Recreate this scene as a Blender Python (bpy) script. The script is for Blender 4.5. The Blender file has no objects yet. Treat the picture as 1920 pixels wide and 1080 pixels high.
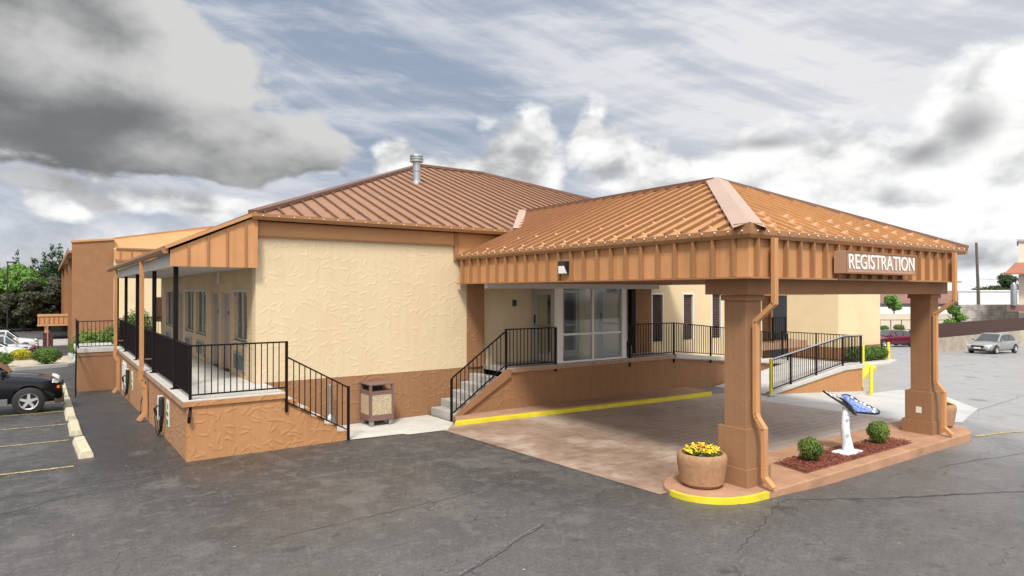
import bpy, bmesh, math, random
from math import sin, cos, tan, atan2, pi, radians as R
from mathutils import Vector, Matrix
random.seed(7)
scene = bpy.context.scene
COL = scene.collection

# ------------------------------------------------------------------ camera
YAW = 35.3                       # camera heading, degrees clockwise from +Y
cam = bpy.data.cameras.new('camera')
cam.lens = 23.06; cam.sensor_width = 36.0; cam.clip_start = 0.05; cam.clip_end = 3000
camo = bpy.data.objects.new('camera', cam); COL.objects.link(camo)
camo.location = (0, 0, 3.2)
camo.rotation_euler = (R(90 + 0.373), 0, R(-YAW))
scene.camera = camo

# ------------------------------------------------------------------ node helpers
class NT:
    def __init__(s, tree): s.t = tree; s.n = tree.nodes; s.l = tree.links
    def node(s, typ, **kw):
        n = s.n.new(typ)
        for k, v in kw.items():
            if k == 'inp':
                for kk, vv in v.items():
                    if hasattr(vv, 'is_linked') or isinstance(vv, bpy.types.NodeSocket): s.l.new(vv, n.inputs[kk])
                    else: n.inputs[kk].default_value = vv
            else: setattr(n, k, v)
        return n
    def m(s, op, a, b=None, c=None, clamp=False):
        n = s.n.new('ShaderNodeMath'); n.operation = op; n.use_clamp = clamp
        for i, v in enumerate((a, b, c)):
            if v is None: continue
            if isinstance(v, bpy.types.NodeSocket): s.l.new(v, n.inputs[i])
            else: n.inputs[i].default_value = v
        return n.outputs[0]
    def add(s, a, b): return s.m('ADD', a, b)
    def sub(s, a, b): return s.m('SUBTRACT', a, b)
    def mul(s, a, b): return s.m('MULTIPLY', a, b)
    def smooth(s, v, a, b, lo=0.0, hi=1.0):
        n = s.n.new('ShaderNodeMapRange'); n.interpolation_type = 'SMOOTHSTEP'
        s.l.new(v, n.inputs[0])
        for i, x in ((1, a), (2, b), (3, lo), (4, hi)):
            if isinstance(x, bpy.types.NodeSocket): s.l.new(x, n.inputs[i])
            else: n.inputs[i].default_value = x
        return n.outputs[0]
    def lin(s, v, a, b, lo=0.0, hi=1.0):
        n = s.n.new('ShaderNodeMapRange'); s.l.new(v, n.inputs[0])
        for i, x in ((1, a), (2, b), (3, lo), (4, hi)): n.inputs[i].default_value = x
        return n.outputs[0]
    def noise(s, vec, scale, detail=4, rough=.5, dist=0, out=0, dim='3D'):
        n = s.n.new('ShaderNodeTexNoise'); n.noise_dimensions = dim
        if vec is not None: s.l.new(vec, n.inputs['Vector'])
        n.inputs['Scale'].default_value = scale; n.inputs['Detail'].default_value = detail
        n.inputs['Roughness'].default_value = rough; n.inputs['Distortion'].default_value = dist
        return n.outputs[out]
    def mix(s, f, a, b, mode='MIX'):
        n = s.n.new('ShaderNodeMix'); n.data_type = 'RGBA'; n.blend_type = mode
        for k, v in ((0, f), (6, a), (7, b)):
            if isinstance(v, bpy.types.NodeSocket): s.l.new(v, n.inputs[k])
            else: n.inputs[k].default_value = (*v, 1) if isinstance(v, tuple) and len(v) == 3 else v
        return n.outputs[2]
    def comb(s, x, y, z):
        n = s.n.new('ShaderNodeCombineXYZ')
        for i, v in enumerate((x, y, z)):
            if isinstance(v, bpy.types.NodeSocket): s.l.new(v, n.inputs[i])
            else: n.inputs[i].default_value = v
        return n.outputs[0]
    def sep(s, v):
        n = s.n.new('ShaderNodeSeparateXYZ'); s.l.new(v, n.inputs[0]); return n.outputs
    def vmul(s, v, k):
        n = s.n.new('ShaderNodeVectorMath'); n.operation = 'MULTIPLY'; s.l.new(v, n.inputs[0]); n.inputs[1].default_value = k; return n.outputs[0]
    def vadd(s, v, k):
        n = s.n.new('ShaderNodeVectorMath'); n.operation = 'ADD'; s.l.new(v, n.inputs[0])
        if isinstance(k, bpy.types.NodeSocket): s.l.new(k, n.inputs[1])
        else: n.inputs[1].default_value = k
        return n.outputs[0]

# ------------------------------------------------------------------ world: sky with clouds, sun
SUN_AZ, SUN_EL = R(220), R(52)   # compass-like azimuth measured from +Y towards +X
SKYGAIN = 1.0
world = bpy.data.worlds.new('World'); scene.world = world; world.use_nodes = True
N = NT(world.node_tree); N.n.clear()
tc = N.n.new('ShaderNodeTexCoord').outputs['Generated']
d = N.sep(tc)
h = R(YAW)
fwd = N.add(N.mul(d[0], sin(h)), N.mul(d[1], cos(h)))
rgt = N.sub(N.mul(d[0], cos(h)), N.mul(d[1], sin(h)))
u = N.m('ARCTAN2', rgt, fwd)
v = N.m('ARCSINE', N.m('MINIMUM', N.m('MAXIMUM', d[2], -1), 1))
P = N.comb(u, N.mul(v, 1.5), 0.0)
# domain warp so outlines billow
def warp(p, sc, amt, det=5, seed=0):
    q = N.vadd(p, (seed, seed * 1.7, seed * .3))
    c = N.noise(q, sc, det, .55, 0, 1)
    w = N.vmul(N.vadd(c, (-.5, -.5, -.5)), (amt, amt, 0))
    return N.vadd(p, w)
sky = N.node('ShaderNodeTexSky', sky_type='NISHITA', sun_disc=False, sun_elevation=SUN_EL, sun_rotation=SUN_AZ, air_density=1.0, dust_density=1.2, ozone_density=1.4).outputs[0]
skyb = N.mix(1.0, sky, (0.052, 0.050, 0.050), 'MULTIPLY')
# blue tone with lavender veil and wind-drawn streaks
uv2 = warp(P, 1.6, .16, 3, 3)
us = N.sep(uv2)
strk = N.noise(N.comb(N.add(N.mul(us[0], 1.5), N.mul(us[1], 1.6)), N.add(N.mul(us[1], 5.5), N.mul(us[0], 3.0)), 4.0), 1.5, 7, .60)
fine = N.noise(N.comb(N.mul(us[0], 1.6), N.mul(us[1], 5.0), 9.0), 3.0, 7, .62)
bluebase = N.mix(.80, skyb, (0.275, 0.34, 0.445))
gapu = N.smooth(u, -.10, .40)                      # veil thickens to the right and low down
gapv = N.smooth(v, .20, .08)
veilf = N.smooth(N.add(N.mul(strk, .65), N.mul(fine, .35)), .40, .64)
veil = N.m('MINIMUM', N.add(.10, N.add(N.add(N.mul(veilf, .85), N.mul(gapu, .45)), N.mul(gapv, .30))), 1.0)
veilc = N.mix(N.smooth(u, -.25, .45), (0.52, 0.54, 0.60), (0.68, 0.68, 0.70))
col = N.mix(veil, bluebase, veilc)
col = N.mix(N.mul(N.smooth(fine, .48, .72), .35), col, (.68, .68, .72))

def cumulus(col, dens, soft, bright, dark, sc, seed, under=None, relief=1.0, bigamp=.45, edge=.34):
    """dens: scalar field >0 inside; relief from a shifted copy of the same noise"""
    Pw = warp(N.vadd(P, (seed, seed * .6, 0)), sc * .8, .30 / sc, 2, 1.3)
    a = N.noise(Pw, sc, 9, .52)
    b = N.noise(N.vadd(Pw, (.22 / sc, -.34 / sc, 0)), sc, 6, .50)
    big = N.noise(N.vadd(Pw, (5, 0, 0)), sc * .40, 3, .5)
    mask = N.smooth(N.add(dens, N.mul(N.sub(a, .5), edge)), 0.0, soft)
    lit = N.add(N.add(.5, N.mul(N.sub(b, a), -relief * 1.5)), N.mul(N.sub(big, .5), bigamp))
    if under is not None: lit = N.add(lit, under)
    lit = N.m('MINIMUM', N.m('MAXIMUM', lit, 0), 1)
    return N.mix(mask, col, N.mix(N.smooth(lit, .0, 1.0), dark, bright)), mask
def ell(u0, v0, a, b, rot=0.0):
    du = N.sub(u, u0); dv = N.sub(v, v0)
    if rot:
        x = N.add(N.mul(du, cos(rot)), N.mul(dv, sin(rot))); y = N.sub(N.mul(dv, cos(rot)), N.mul(du, sin(rot)))
    else: x, y = du, dv
    r = N.m('SQRT', N.add(N.m('POWER', N.m('ABSOLUTE', N.mul(x, 1 / a)), 2), N.m('POWER', N.m('ABSOLUTE', N.mul(y, 1 / b)), 2)))
    return N.mul(N.sub(1.0, r), .5)
mx = lambda *a: a[0] if len(a) == 1 else N.m('MAXIMUM', a[0], mx(*a[1:]))
# towers in the middle and a thick bank along the horizon
d1 = mx(ell(.00, .200, .085, .085, .2), ell(.035, .235, .040, .045), ell(.115, .235, .030, .062, -.35), ell(.150, .200, .060, .065, -.4), ell(.215, .175, .10, .055, -.2), ell(-.175, .185, .050, .050, .5), ell(-.09, .155, .17, .060),
        ell(.47, .150, .30, .10), ell(.63, .19, .16, .12, .3), ell(.30, .150, .12, .05))
col, _ = cumulus(col, N.sub(d1, .03), .20, (.86, .86, .85), (.37, .38, .39), 10, 2.0, N.add(N.lin(v, .12, .27, -.10, .22), N.lin(u, .1, .4, 0, .2)), 1.7, .45, .9)
d2 = N.add(N.mul(N.sub(.125, v), 2.2), N.mul(N.smooth(u, .05, .35), .17))
col, _ = cumulus(col, d2, .22, (.90, .90, .895), (.30, .31, .33), 7, 6.0, N.lin(u, -.6, .3, .04, .38), 2.0)
# long grey shelf cloud filling the upper left
f1 = N.sub(N.sub(N.mul(N.sub(-.232, u), .56), -.222), v)
f2 = N.mul(N.sub(v, N.add(.140, N.mul(N.m('ABSOLUTE', N.add(u, .42)), .10))), 1.7)
f3 = N.mul(N.sub(-.215, u), .9)
f4 = N.m('MINIMUM', N.m('MINIMUM', f1, f2), f3)
und = N.add(N.add(N.lin(f2, 0, .20, -.40, .16), N.lin(f1, 0, .07, .42, .02)), N.lin(u, -.62, -.28, -.12, .10))
col, _ = cumulus(col, N.mul(f4, 2.6), .065, (.56, .56, .555), (.155, .159, .166), 5.0, 11.0, und, 1.25, .75, .85)
d5 = mx(ell(-.60, .110, .07, .022, .1), ell(-.50, .130, .13, .026, -.1), ell(-.36, .118, .12, .018), ell(-.65, .165, .06, .014))
col, _ = cumulus(col, N.sub(d5, .05), .42, (.84, .84, .835), (.36, .37, .39), 11, 31.0, None, 1.6, .45, 2.0)
# ragged darker scud lower left and far right
d3 = mx(ell(-.57, .118, .055, .018, -.3), ell(-.62, .138, .09, .018, -.1), ell(-.45, .112, .07, .012))
col, _ = cumulus(col, N.sub(d3, .08), .45, (.50, .50, .51), (.20, .205, .215), 9, 17.0, None, 1.2, .45, 1.6)
d4 = mx(ell(.610, .205, .055, .045, .5), ell(.56, .178, .05, .025, .4), ell(.37, .21, .10, .02))
col, _ = cumulus(col, N.sub(d4, .05), .45, (.60, .60, .61), (.19, .19, .20), 7, 23.0, None, .4)
# overcast sky grows brighter towards the zenith and towards the veiled sun
el = N.lin(d[2], .42, 1.0, 1.0, 1.55)
sx, sy, sz = sin(SUN_AZ) * cos(SUN_EL), cos(SUN_AZ) * cos(SUN_EL), sin(SUN_EL)
glow = N.smooth(N.add(N.add(N.mul(d[0], sx), N.mul(d[1], sy)), N.mul(d[2], sz)), .2, 1.0, 0.0, 1.3)
gain = N.add(el, glow)
col = N.mix(N.smooth(v, -.02, 0.0), (.20, .20, .20), col)
vm = N.n.new('ShaderNodeVectorMath'); vm.operation = 'SCALE'; N.l.new(col, vm.inputs[0]); N.l.new(N.mul(gain, SKYGAIN), vm.inputs['Scale'])
bg = N.n.new('ShaderNodeBackground'); N.l.new(vm.outputs[0], bg.inputs[0]); bg.inputs[1].default_value = .58
out = N.n.new('ShaderNodeOutputWorld'); N.l.new(bg.outputs[0], out.inputs[0])
try: world.cycles.sampling_method = 'MANUAL'; world.cycles.sample_map_resolution = 1024
except Exception: pass

sl = bpy.data.lights.new('sun', 'SUN'); sl.energy = 1.85; sl.angle = R(11); sl.color = (1, .955, .88)
so = bpy.data.objects.new('sun', sl); COL.objects.link(so)
so.rotation_euler = Vector((sx, sy, sz)).to_track_quat('Z', 'Y').to_euler(); so.location = (0, -20, 40)
scene.view_settings.view_transform = 'Standard'; scene.view_settings.look = 'None'
scene.view_settings.gamma = 1; scene.view_settings.exposure = 1.04
scene.render.engine = 'CYCLES'

# ------------------------------------------------------------------ terrain height
def sm(a, b, x):
    t = min(1, max(0, (x - a) / (b - a))); return t * t * (3 - 2 * t)
def rampf(q, r): return 0 if q <= 0 else (q * q / (2 * r) if q < r else q - r / 2)
def terr(x, y):
    z = 0
    if y < 13.6: z -= 0.0125 * (13.6 - y) if y > 0 else 0.0125 * 13.6
    z -= .085 * sm(8.8, 11.5, x) * (1 - sm(6.4, 8.2, y)) * (1 - sm(18, 24, x))
    fy = 1 - .6 * sm(5, 20, x)
    z -= 0.034 * fy * min(rampf(y - 13.6, 3), 55)
    z -= 0.085 * (rampf(x - 17.5, 2) - rampf(x - 23.5, 2)) + 0.022 * min(rampf(x - 23.5, 2), 45)
    return z
FW = Vector((sin(h), cos(h))); RT = Vector((cos(h), -sin(h)))
def far(px, dep):
    """ground point in direction of a picture column at a given distance ahead"""
    p = FW * dep + RT * ((px - 960) / 1230 * dep); return p.x, p.y
def zat(py, dep): return 3.2 + (548 - py) * dep / 1230

# ------------------------------------------------------------------ mesh builder
class MB:
    def __init__(s): s.v = []; s.f = []
    def quad(s, *p):
        i = len(s.v); s.v += [tuple(q) for q in p]; s.f.append(tuple(range(i, i + len(p)))); return s
    def box(s, x0, x1, y0, y1, z0, z1):
        i = len(s.v)
        s.v += [(x0, y0, z0), (x1, y0, z0), (x1, y1, z0), (x0, y1, z0), (x0, y0, z1), (x1, y0, z1), (x1, y1, z1), (x0, y1, z1)]
        s.f += [tuple(i + k for k in q) for q in ((0, 3, 2, 1), (4, 5, 6, 7), (0, 1, 5, 4), (1, 2, 6, 5), (2, 3, 7, 6), (3, 0, 4, 7))]; return s
    def prism(s, poly, ext, origin=(0, 0, 0)):
        """poly: 3D points of a planar loop, ext: extrusion vector"""
        i = len(s.v); n = len(poly); e = Vector(ext)
        s.v += [tuple(p) for p in poly] + [tuple(Vector(p) + e) for p in poly]
        s.f.append(tuple(i + k for k in range(n))[::-1]); s.f.append(tuple(i + n + k for k in range(n)))
        for k in range(n): s.f.append((i + k, i + (k + 1) % n, i + n + (k + 1) % n, i + n + k))
        return s
    def bar(s, a, b, w, t=None, up=(0, 0, 1)):
        """rectangular bar from a to b, width w, thickness t along up"""
        t = w if t is None else t; a = Vector(a); b = Vector(b); dr = (b - a).normalized(); upv = Vector(up)
        if abs(dr.dot(upv)) > .98: upv = Vector((0, 1, 0))
        sd = dr.cross(upv).normalized() * (w / 2); uu = sd.cross(dr).normalized() * (t / 2)
        i = len(s.v)
        for p in (a, b): s.v += [tuple(p - sd - uu), tuple(p + sd - uu), tuple(p + sd + uu), tuple(p - sd + uu)]
        s.f += [tuple(i + k for k in q) for q in ((3, 2, 1, 0), (4, 5, 6, 7), (0, 1, 5, 4), (1, 2, 6, 5), (2, 3, 7, 6), (3, 0, 4, 7))]; return s
    def tube(s, pts, r, n=8):
        pts = [Vector(p) for p in pts]; rs = r if isinstance(r, (list, tuple)) else [r] * len(pts)
        i0 = len(s.v); ref = Vector((0, 0, 1))
        for k, p in enumerate(pts):
            dr = (pts[min(k + 1, len(pts) - 1)] - pts[max(k - 1, 0)]).normalized()
            rf = ref if abs(dr.dot(ref)) < .95 else Vector((0, 1, 0))
            a = dr.cross(rf).normalized(); b = a.cross(dr)
            for j in range(n):
                t = 2 * pi * j / n; s.v.append(tuple(p + (a * cos(t) + b * sin(t)) * rs[k]))
        for k in range(len(pts) - 1):
            for j in range(n):
                s.f.append((i0 + k * n + j, i0 + k * n + (j + 1) % n, i0 + (k + 1) * n + (j + 1) % n, i0 + (k + 1) * n + j))
        s.f.append(tuple(i0 + j for j in range(n))[::-1]); s.f.append(tuple(i0 + (len(pts) - 1) * n + j for j in range(n))); return s
    def lathe(s, prof, c=(0, 0, 0), n=32):
        """prof: list (r,z)"""
        i0 = len(s.v)
        for r, z in prof:
            for j in range(n):
                t = 2 * pi * j / n; s.v.append((c[0] + r * cos(t), c[1] + r * sin(t), c[2] + z))
        for k in range(len(prof) - 1):
            for j in range(n): s.f.append((i0 + k * n + j, i0 + k * n + (j + 1) % n, i0 + (k + 1) * n + (j + 1) % n, i0 + (k + 1) * n + j))
        s.f.append(tuple(i0 + j for j in range(n))[::-1]); s.f.append(tuple(i0 + (len(prof) - 1) * n + j for j in range(n))); return s
    def ball(s, c, r, n=8, m=5):
        return s.lathe([(r * max(.02, sin(pi * k / m)), -r * cos(pi * k / m)) for k in range(m + 1)], c, n)
    def build(s, name, mat, parent=None, bevel=0, smooth=False, local=False):
        me = bpy.data.meshes.new(name)
        off = Vector((0, 0, 0)) if (parent is None or local) else ROOT[parent.name]
        me.from_pydata([(a - off.x, b - off.y, c - off.z) for a, b, c in s.v], [], s.f)
        me.materials.append(mat); me.validate(); me.update()
        bm = bmesh.new(); bm.from_mesh(me); bmesh.ops.recalc_face_normals(bm, faces=bm.faces)
        bm.to_mesh(me); bm.free()
        if smooth:
            for p in me.polygons: p.use_smooth = True
        o = bpy.data.objects.new(name, me); COL.objects.link(o)
        if bevel:
            md = o.modifiers.new('bevel', 'BEVEL'); md.width = bevel; md.segments = 2; md.limit_method = 'ANGLE'; md.angle_limit = R(40)
        if smooth:
            try:
                md = o.modifiers.new('wn', 'EDGE_SPLIT'); md.split_angle = R(42)
            except Exception: pass
        if parent is not None:
            o.parent = parent; ROOT[o.name] = ROOT[parent.name]
        else: ROOT[o.name] = Vector((0, 0, 0))
        return o
ROOT = {}
def build_each(mb, name, mat, parent, *ar, **kw):
    """link every separate piece collected in mb as its own object"""
    par = list(range(len(mb.v)))
    def fd(i):
        while par[i] != i: par[i] = par[par[i]]; i = par[i]
        return i
    for f in mb.f:
        r = fd(f[0])
        for q in f[1:]: par[fd(q)] = r
    grp = {}
    for f in mb.f: grp.setdefault(fd(f[0]), []).append(f)
    o = None
    for fs in grp.values():
        m = MB(); ix = {}
        for f in fs:
            for q in f:
                if q not in ix: ix[q] = len(m.v); m.v.append(mb.v[q])
            m.f.append(tuple(ix[q] for q in f))
        o = m.build(name, mat, parent, *ar, **kw)
    return o
def tag(o, label, cat, group=None):
    o['label'] = label; o['category'] = cat
    if group: o['group'] = group
    return o
def thing(name, label, cat, loc=(0, 0, 0), rz=0, group=None):
    o = bpy.data.objects.new(name, None); COL.objects.link(o); o.location = loc; o.rotation_euler = (0, 0, rz)
    o.empty_display_size = .2; ROOT[o.name] = Vector(loc); return tag(o, label, cat, group)
def struct(o, kind='structure'): o['kind'] = kind; return o
def copy_tree(o, parent=None):
    c = o.copy(); COL.objects.link(c); c.parent = parent
    if parent is None: ROOT[c.name] = Vector(o.location)
    for ch in o.children: copy_tree(ch, c)
    return c

# ------------------------------------------------------------------ materials
def new_mat(name):
    m = bpy.data.materials.new(name); m.use_nodes = True; t = NT(m.node_tree)
    b = m.node_tree.nodes['Principled BSDF']; return m, t, b
def objc(t): return t.n.new('ShaderNodeTexCoord').outputs['Object']
def geo(t): return t.n.new('ShaderNodeNewGeometry').outputs['Position']
def setc(t, b, c):
    if isinstance(c, tuple): b.inputs['Base Color'].default_value = (*c, 1)
    else: t.l.new(c, b.inputs['Base Color'])
def bump(t, b, hgt, strength=.4, dist=.01):
    n = t.n.new('ShaderNodeBump'); n.inputs['Strength'].default_value = strength; n.inputs['Distance'].default_value = dist
    t.l.new(hgt, n.inputs['Height']); t.l.new(n.outputs[0], b.inputs['Normal'])
def plain(name, c, rough=.6, metal=0.0, var=.12, sc=3.0, spec=.5, bmp=0):
    m, t, b = new_mat(name); p = geo(t)
    n = t.noise(p, sc, 5, .6)
    k = t.lin(n, .25, .75, 1 - var, 1 + var)
    vm = t.n.new('ShaderNodeVectorMath'); vm.operation = 'SCALE'; vm.inputs[0].default_value = c; t.l.new(k, vm.inputs['Scale'])
    t.l.new(vm.outputs[0], b.inputs['Base Color'])
    b.inputs['Roughness'].default_value = rough; b.inputs['Metallic'].default_value = metal
    b.inputs['Specular IOR Level'].default_value = spec
    if bmp: bump(t, b, t.noise(p, bmp, 4, .6), .35, .006)
    return m
def stucco(name, c, c2, strength=.8, density=1.0, stroke=.17):
    """hand-trowelled stucco: short raised curved strokes scattered over an axis-aligned wall"""
    m, t, b = new_mat(name); p = geo(t); s = t.sep(p)
    hz = t.add(s[0], s[1])
    hgt = None
    for k, (cell, off) in enumerate(((.27, 0.0), (.33, 7.3), (.24, 3.9))):
        uu = t.add(hz, off); vv = t.add(s[2], off * .37)
        wob = t.noise(t.comb(uu, vv, 0.0), 2.6, 2, .5, 0, 1)
        vec = t.vadd(t.comb(uu, vv, 0.0), t.vmul(t.vadd(wob, (-.5, -.5, -.5)), (.10, .10, 0)))
        vo = t.n.new('ShaderNodeTexVoronoi'); vo.voronoi_dimensions = '2D'; vo.feature = 'F1'
        t.l.new(vec, vo.inputs['Vector']); vo.inputs['Scale'].default_value = 1 / cell; vo.inputs['Randomness'].default_value = .85
        cs = t.sep(vo.outputs['Color']); ps = t.sep(vo.outputs['Position']); vs = t.sep(vec)
        dx = t.sub(vs[0], ps[0]); dy = t.sub(vs[1], ps[1])
        an = t.mul(t.sub(cs[0], .5), 2.6)
        ca, sa = t.m('COSINE', an), t.m('SINE', an)
        a = t.add(t.mul(dx, ca), t.mul(dy, sa)); bb = t.sub(t.mul(dy, ca), t.mul(dx, sa))
        bb = t.sub(bb, t.mul(t.mul(a, a), t.mul(t.sub(cs[1], .5), 5.0)))
        ra = t.smooth(t.m('ABSOLUTE', a), stroke * .35, stroke * .75, 1, 0)
        rb = t.smooth(bb, -.006, .012, 0, 1); rb2 = t.smooth(bb, .012, .075, 1, 0)
        on = t.m('GREATER_THAN', cs[2], 1 - .75 * density)
        f = t.mul(t.mul(t.mul(ra, rb), rb2), on)
        hgt = f if hgt is None else t.m('MAXIMUM', hgt, f)
    big = t.noise(p, .8, 5, .6); fn = t.noise(p, 55, 3, .6)
    streak = t.noise(t.comb(t.mul(hz, 5.0), t.mul(s[2], .35), 0.0), 2.0, 5, .6)
    base = t.mix(t.smooth(t.add(t.mul(big, .5), t.mul(streak, .5)), .36, .66), c, c2)
    setc(t, b, base)
    hh = t.add(t.add(hgt, t.mul(fn, .10)), t.mul(t.noise(p, 6, 3), .15))
    bump(t, b, hh, strength, .022); b.inputs['Roughness'].default_value = .85; b.inputs['Specular IOR Level'].default_value = .12
    return m
M = {}
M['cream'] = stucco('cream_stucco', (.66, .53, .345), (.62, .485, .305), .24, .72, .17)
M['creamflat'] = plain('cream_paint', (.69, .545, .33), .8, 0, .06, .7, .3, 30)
M['creamside'] = stucco('shade_toned_cream_stucco', (.55, .41, .25), (.47, .35, .215), .6, 1.0, .12)  # darker copy of the cream, porch shade kept in its colour
M['brown'] = stucco('brown_stucco', (.31, .165, .085), (.265, .138, .070), .36, .7, .2)
M['orange'] = stucco('orange_stucco', (.46, .235, .105), (.40, .198, .088), .36, .95, .17)
M['tan'] = stucco('tan_stucco', (.42, .235, .125), (.36, .195, .105), .6, 1.1, .12)
M['colb'] = stucco('column_stucco', (.31, .168, .09), (.27, .142, .075), .10, .35, .2)
M['bplain'] = plain('brown_trim_paint', (.30, .152, .078), .7, 0, .10, 1.5, .12)
def metalpaint(name, c, rough, var=.10, streakdir=2, spec=.5):
    m, t, b = new_mat(name); p = geo(t); s = t.sep(p)
    k = [s[0], s[1], s[2]]
    sc = [9.0, 9.0, 9.0]; sc[streakdir] = .6
    n1 = t.noise(t.comb(*[t.mul(k[i], sc[i]) for i in range(3)]), 1.0, 4, .6); n2 = t.noise(p, .9, 4, .6)
    f = t.lin(t.add(t.mul(n1, .5), t.mul(n2, .5)), .3, .7, 1 - var, 1 + var)
    vm = t.n.new('ShaderNodeVectorMath'); vm.operation = 'SCALE'; vm.inputs[0].default_value = c; t.l.new(f, vm.inputs['Scale'])
    t.l.new(vm.outputs[0], b.inputs['Base Color']); b.inputs['Roughness'].default_value = rough; b.inputs['Specular IOR Level'].default_value = spec
    bump(t, b, n1, .10, .01)
    return m
M['fascia'] = metalpaint('orange_fascia_metal', (.52, .262, .115), .5, .18, 2, .15)
M['gutter'] = metalpaint('brown_gutter_metal', (.33, .165, .075), .5, .10, 2, .25)
M['rooforange'] = metalpaint('orange_roof_metal', (.47, .255, .112), .5, .16, 2, .15)
M['roofbrown'] = metalpaint('brown_roof_metal', (.30, .165, .10), .5, .12, 2, .15)
M['seambrown'] = plain('brown_seam_metal', (.17, .085, .05), .45, 0, .1)
M['seamdark'] = plain('shadow_toned_seam_metal', (.25, .115, .05), .5, 0, .1)  # darker seam colour stands for the shadow line along each seam
M['seamorange'] = plain('orange_seam_metal', (.62, .35, .19), .5, 0, .1)
M['ridge'] = plain('ridge_cap_metal', (.46, .31, .225), .34, 0, .08, 1.2)
M['trimband'] = metalpaint('orange_band_metal', (.50, .265, .115), .5, .10, 0, .22)
M['black'] = plain('black_railing_paint', (.009, .006, .006), .55, 0, .2, 3, .15)
M['blackpanel'] = M['black']
M['white'] = plain('white_frame_paint', (.72, .70, .65), .45, 0, .06)
M['frametan'] = plain('tan_window_frame', (.42, .38, .31), .6, 0, .05)
M['alu'] = plain('aluminium_door_frame', (.40, .39, .36), .45, .2, .05)
M['soffit'] = plain('soffit_paint', (.58, .55, .50), .7, 0, .05)
M['concrete'] = plain('pale_concrete', (.50, .48, .44), .8, 0, .14, 2.0, .3, 40)
M['greyconcrete'] = plain('grey_concrete', (.37, .36, .335), .75, 0, .2, 1.5, .4, 30)
M['pinkledge'] = plain('painted_ledge', (.38, .235, .155), .75, 0, .2, 2.5, .15, 30)
M['yellow'] = plain('yellow_paint', (.72, .58, .02), .45, 0, .07, 4, .5, 25)
def chipped():
    m, t, b = new_mat('chipped_yellow_paint'); p = geo(t); n = t.noise(p, 9, 5, .7); n2 = t.noise(p, 2.2, 4, .6); g = t.noise(p, 45, 3, .7)
    c = t.mix(t.smooth(n2, .35, .65), (.76, .62, .02), (.64, .52, .03)); c = t.mix(t.mul(t.smooth(g, .5, .72), .35), c, (.30, .25, .08))
    c = t.mix(t.smooth(n, .645, .69), c, (.27, .23, .17)); setc(t, b, c); b.inputs['Roughness'].default_value = .55; bump(t, b, g, .3, .006); return m
M['kerbyellow'] = chipped()
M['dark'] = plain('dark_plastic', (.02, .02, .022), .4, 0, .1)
M['grey'] = plain('grey_metal', (.30, .31, .32), .35, .6, .1)
M['galv'] = plain('galvanised_metal', (.42, .44, .45), .38, .7, .12, 6)
M['doorpink'] = plain('mauve_door_paint', (.33, .235, .20), .5, 0, .05)
M['curtain'] = plain('curtain_cloth', (.40, .40, .37), .8, 0, .1)
M['planter'] = plain('tan_planter_concrete', (.36, .205, .115), .85, 0, .2, 14, .12, 60)
M['bulb'] = plain('small_clear_bulb', (.85, .80, .70), .15, 0, .02)
M['rubber'] = plain('tyre_rubber', (.018, .018, .018), .75, 0, .2)
M['rim'] = plain('alloy_rim', (.62, .62, .62), .3, .6, .05)
M['lensw'] = plain('clear_lamp_lens', (.75, .76, .76), .12, 0, .03)
M['lensr'] = plain('red_lamp_lens', (.35, .02, .02), .15, 0, .03)
M['lenso'] = plain('orange_lamp_lens', (.8, .16, .03), .2, 0, .03)
M['soil'] = plain('soil', (.05, .03, .02), .9, 0, .3, 20)
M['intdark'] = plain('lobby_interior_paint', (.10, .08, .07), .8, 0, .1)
M['sign'] = plain('sign_panel_tan', (.42, .255, .165), .45, 0, .04)
M['letters'] = plain('white_lettering', (.80, .77, .72), .4, 0, .02)
M['green'] = plain('green_sign_print', (.03, .28, .10), .4, 0, .05)
M['trunk'] = plain('tree_bark', (.07, .05, .035), .9, 0, .3, 8)
def carpaint(name, c, rough=.22, metal=.0, coat=.5):
    m, t, b = new_mat(name); b.inputs['Base Color'].default_value = (*c, 1); b.inputs['Roughness'].default_value = rough + .08
    b.inputs['Metallic'].default_value = metal; b.inputs['Coat Weight'].default_value = coat; b.inputs['Specular IOR Level'].default_value = coat; b.inputs['Coat Roughness'].default_value = .04
    n = t.noise(objc(t), 2.5, 3, .5); bump(t, b, n, .04, .02); return m
M['cblack'] = carpaint('black_car_paint', (.003, .003, .005), .1, 0, .3)
M['cwhite'] = carpaint('white_car_paint', (.72, .71, .68))
M['csilver'] = carpaint('silver_car_paint', (.50, .50, .50), .25, .4)
M['cpewter'] = carpaint('pewter_car_paint', (.30, .30, .29), .25, .3)
M['cgrey'] = carpaint('grey_car_paint', (.20, .21, .21), .25, .5)
M['cmaroon'] = carpaint('maroon_car_paint', (.12, .008, .025))
def glassdark(name, c=(.02, .025, .028), rough=.05):
    m, t, b = new_mat(name); b.inputs['Base Color'].default_value = (*c, 1); b.inputs['Roughness'].default_value = rough
    b.inputs['Specular IOR Level'].default_value = .8; return m
M['carglass'] = glassdark('car_glass', (.05, .055, .055), .04)
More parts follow.
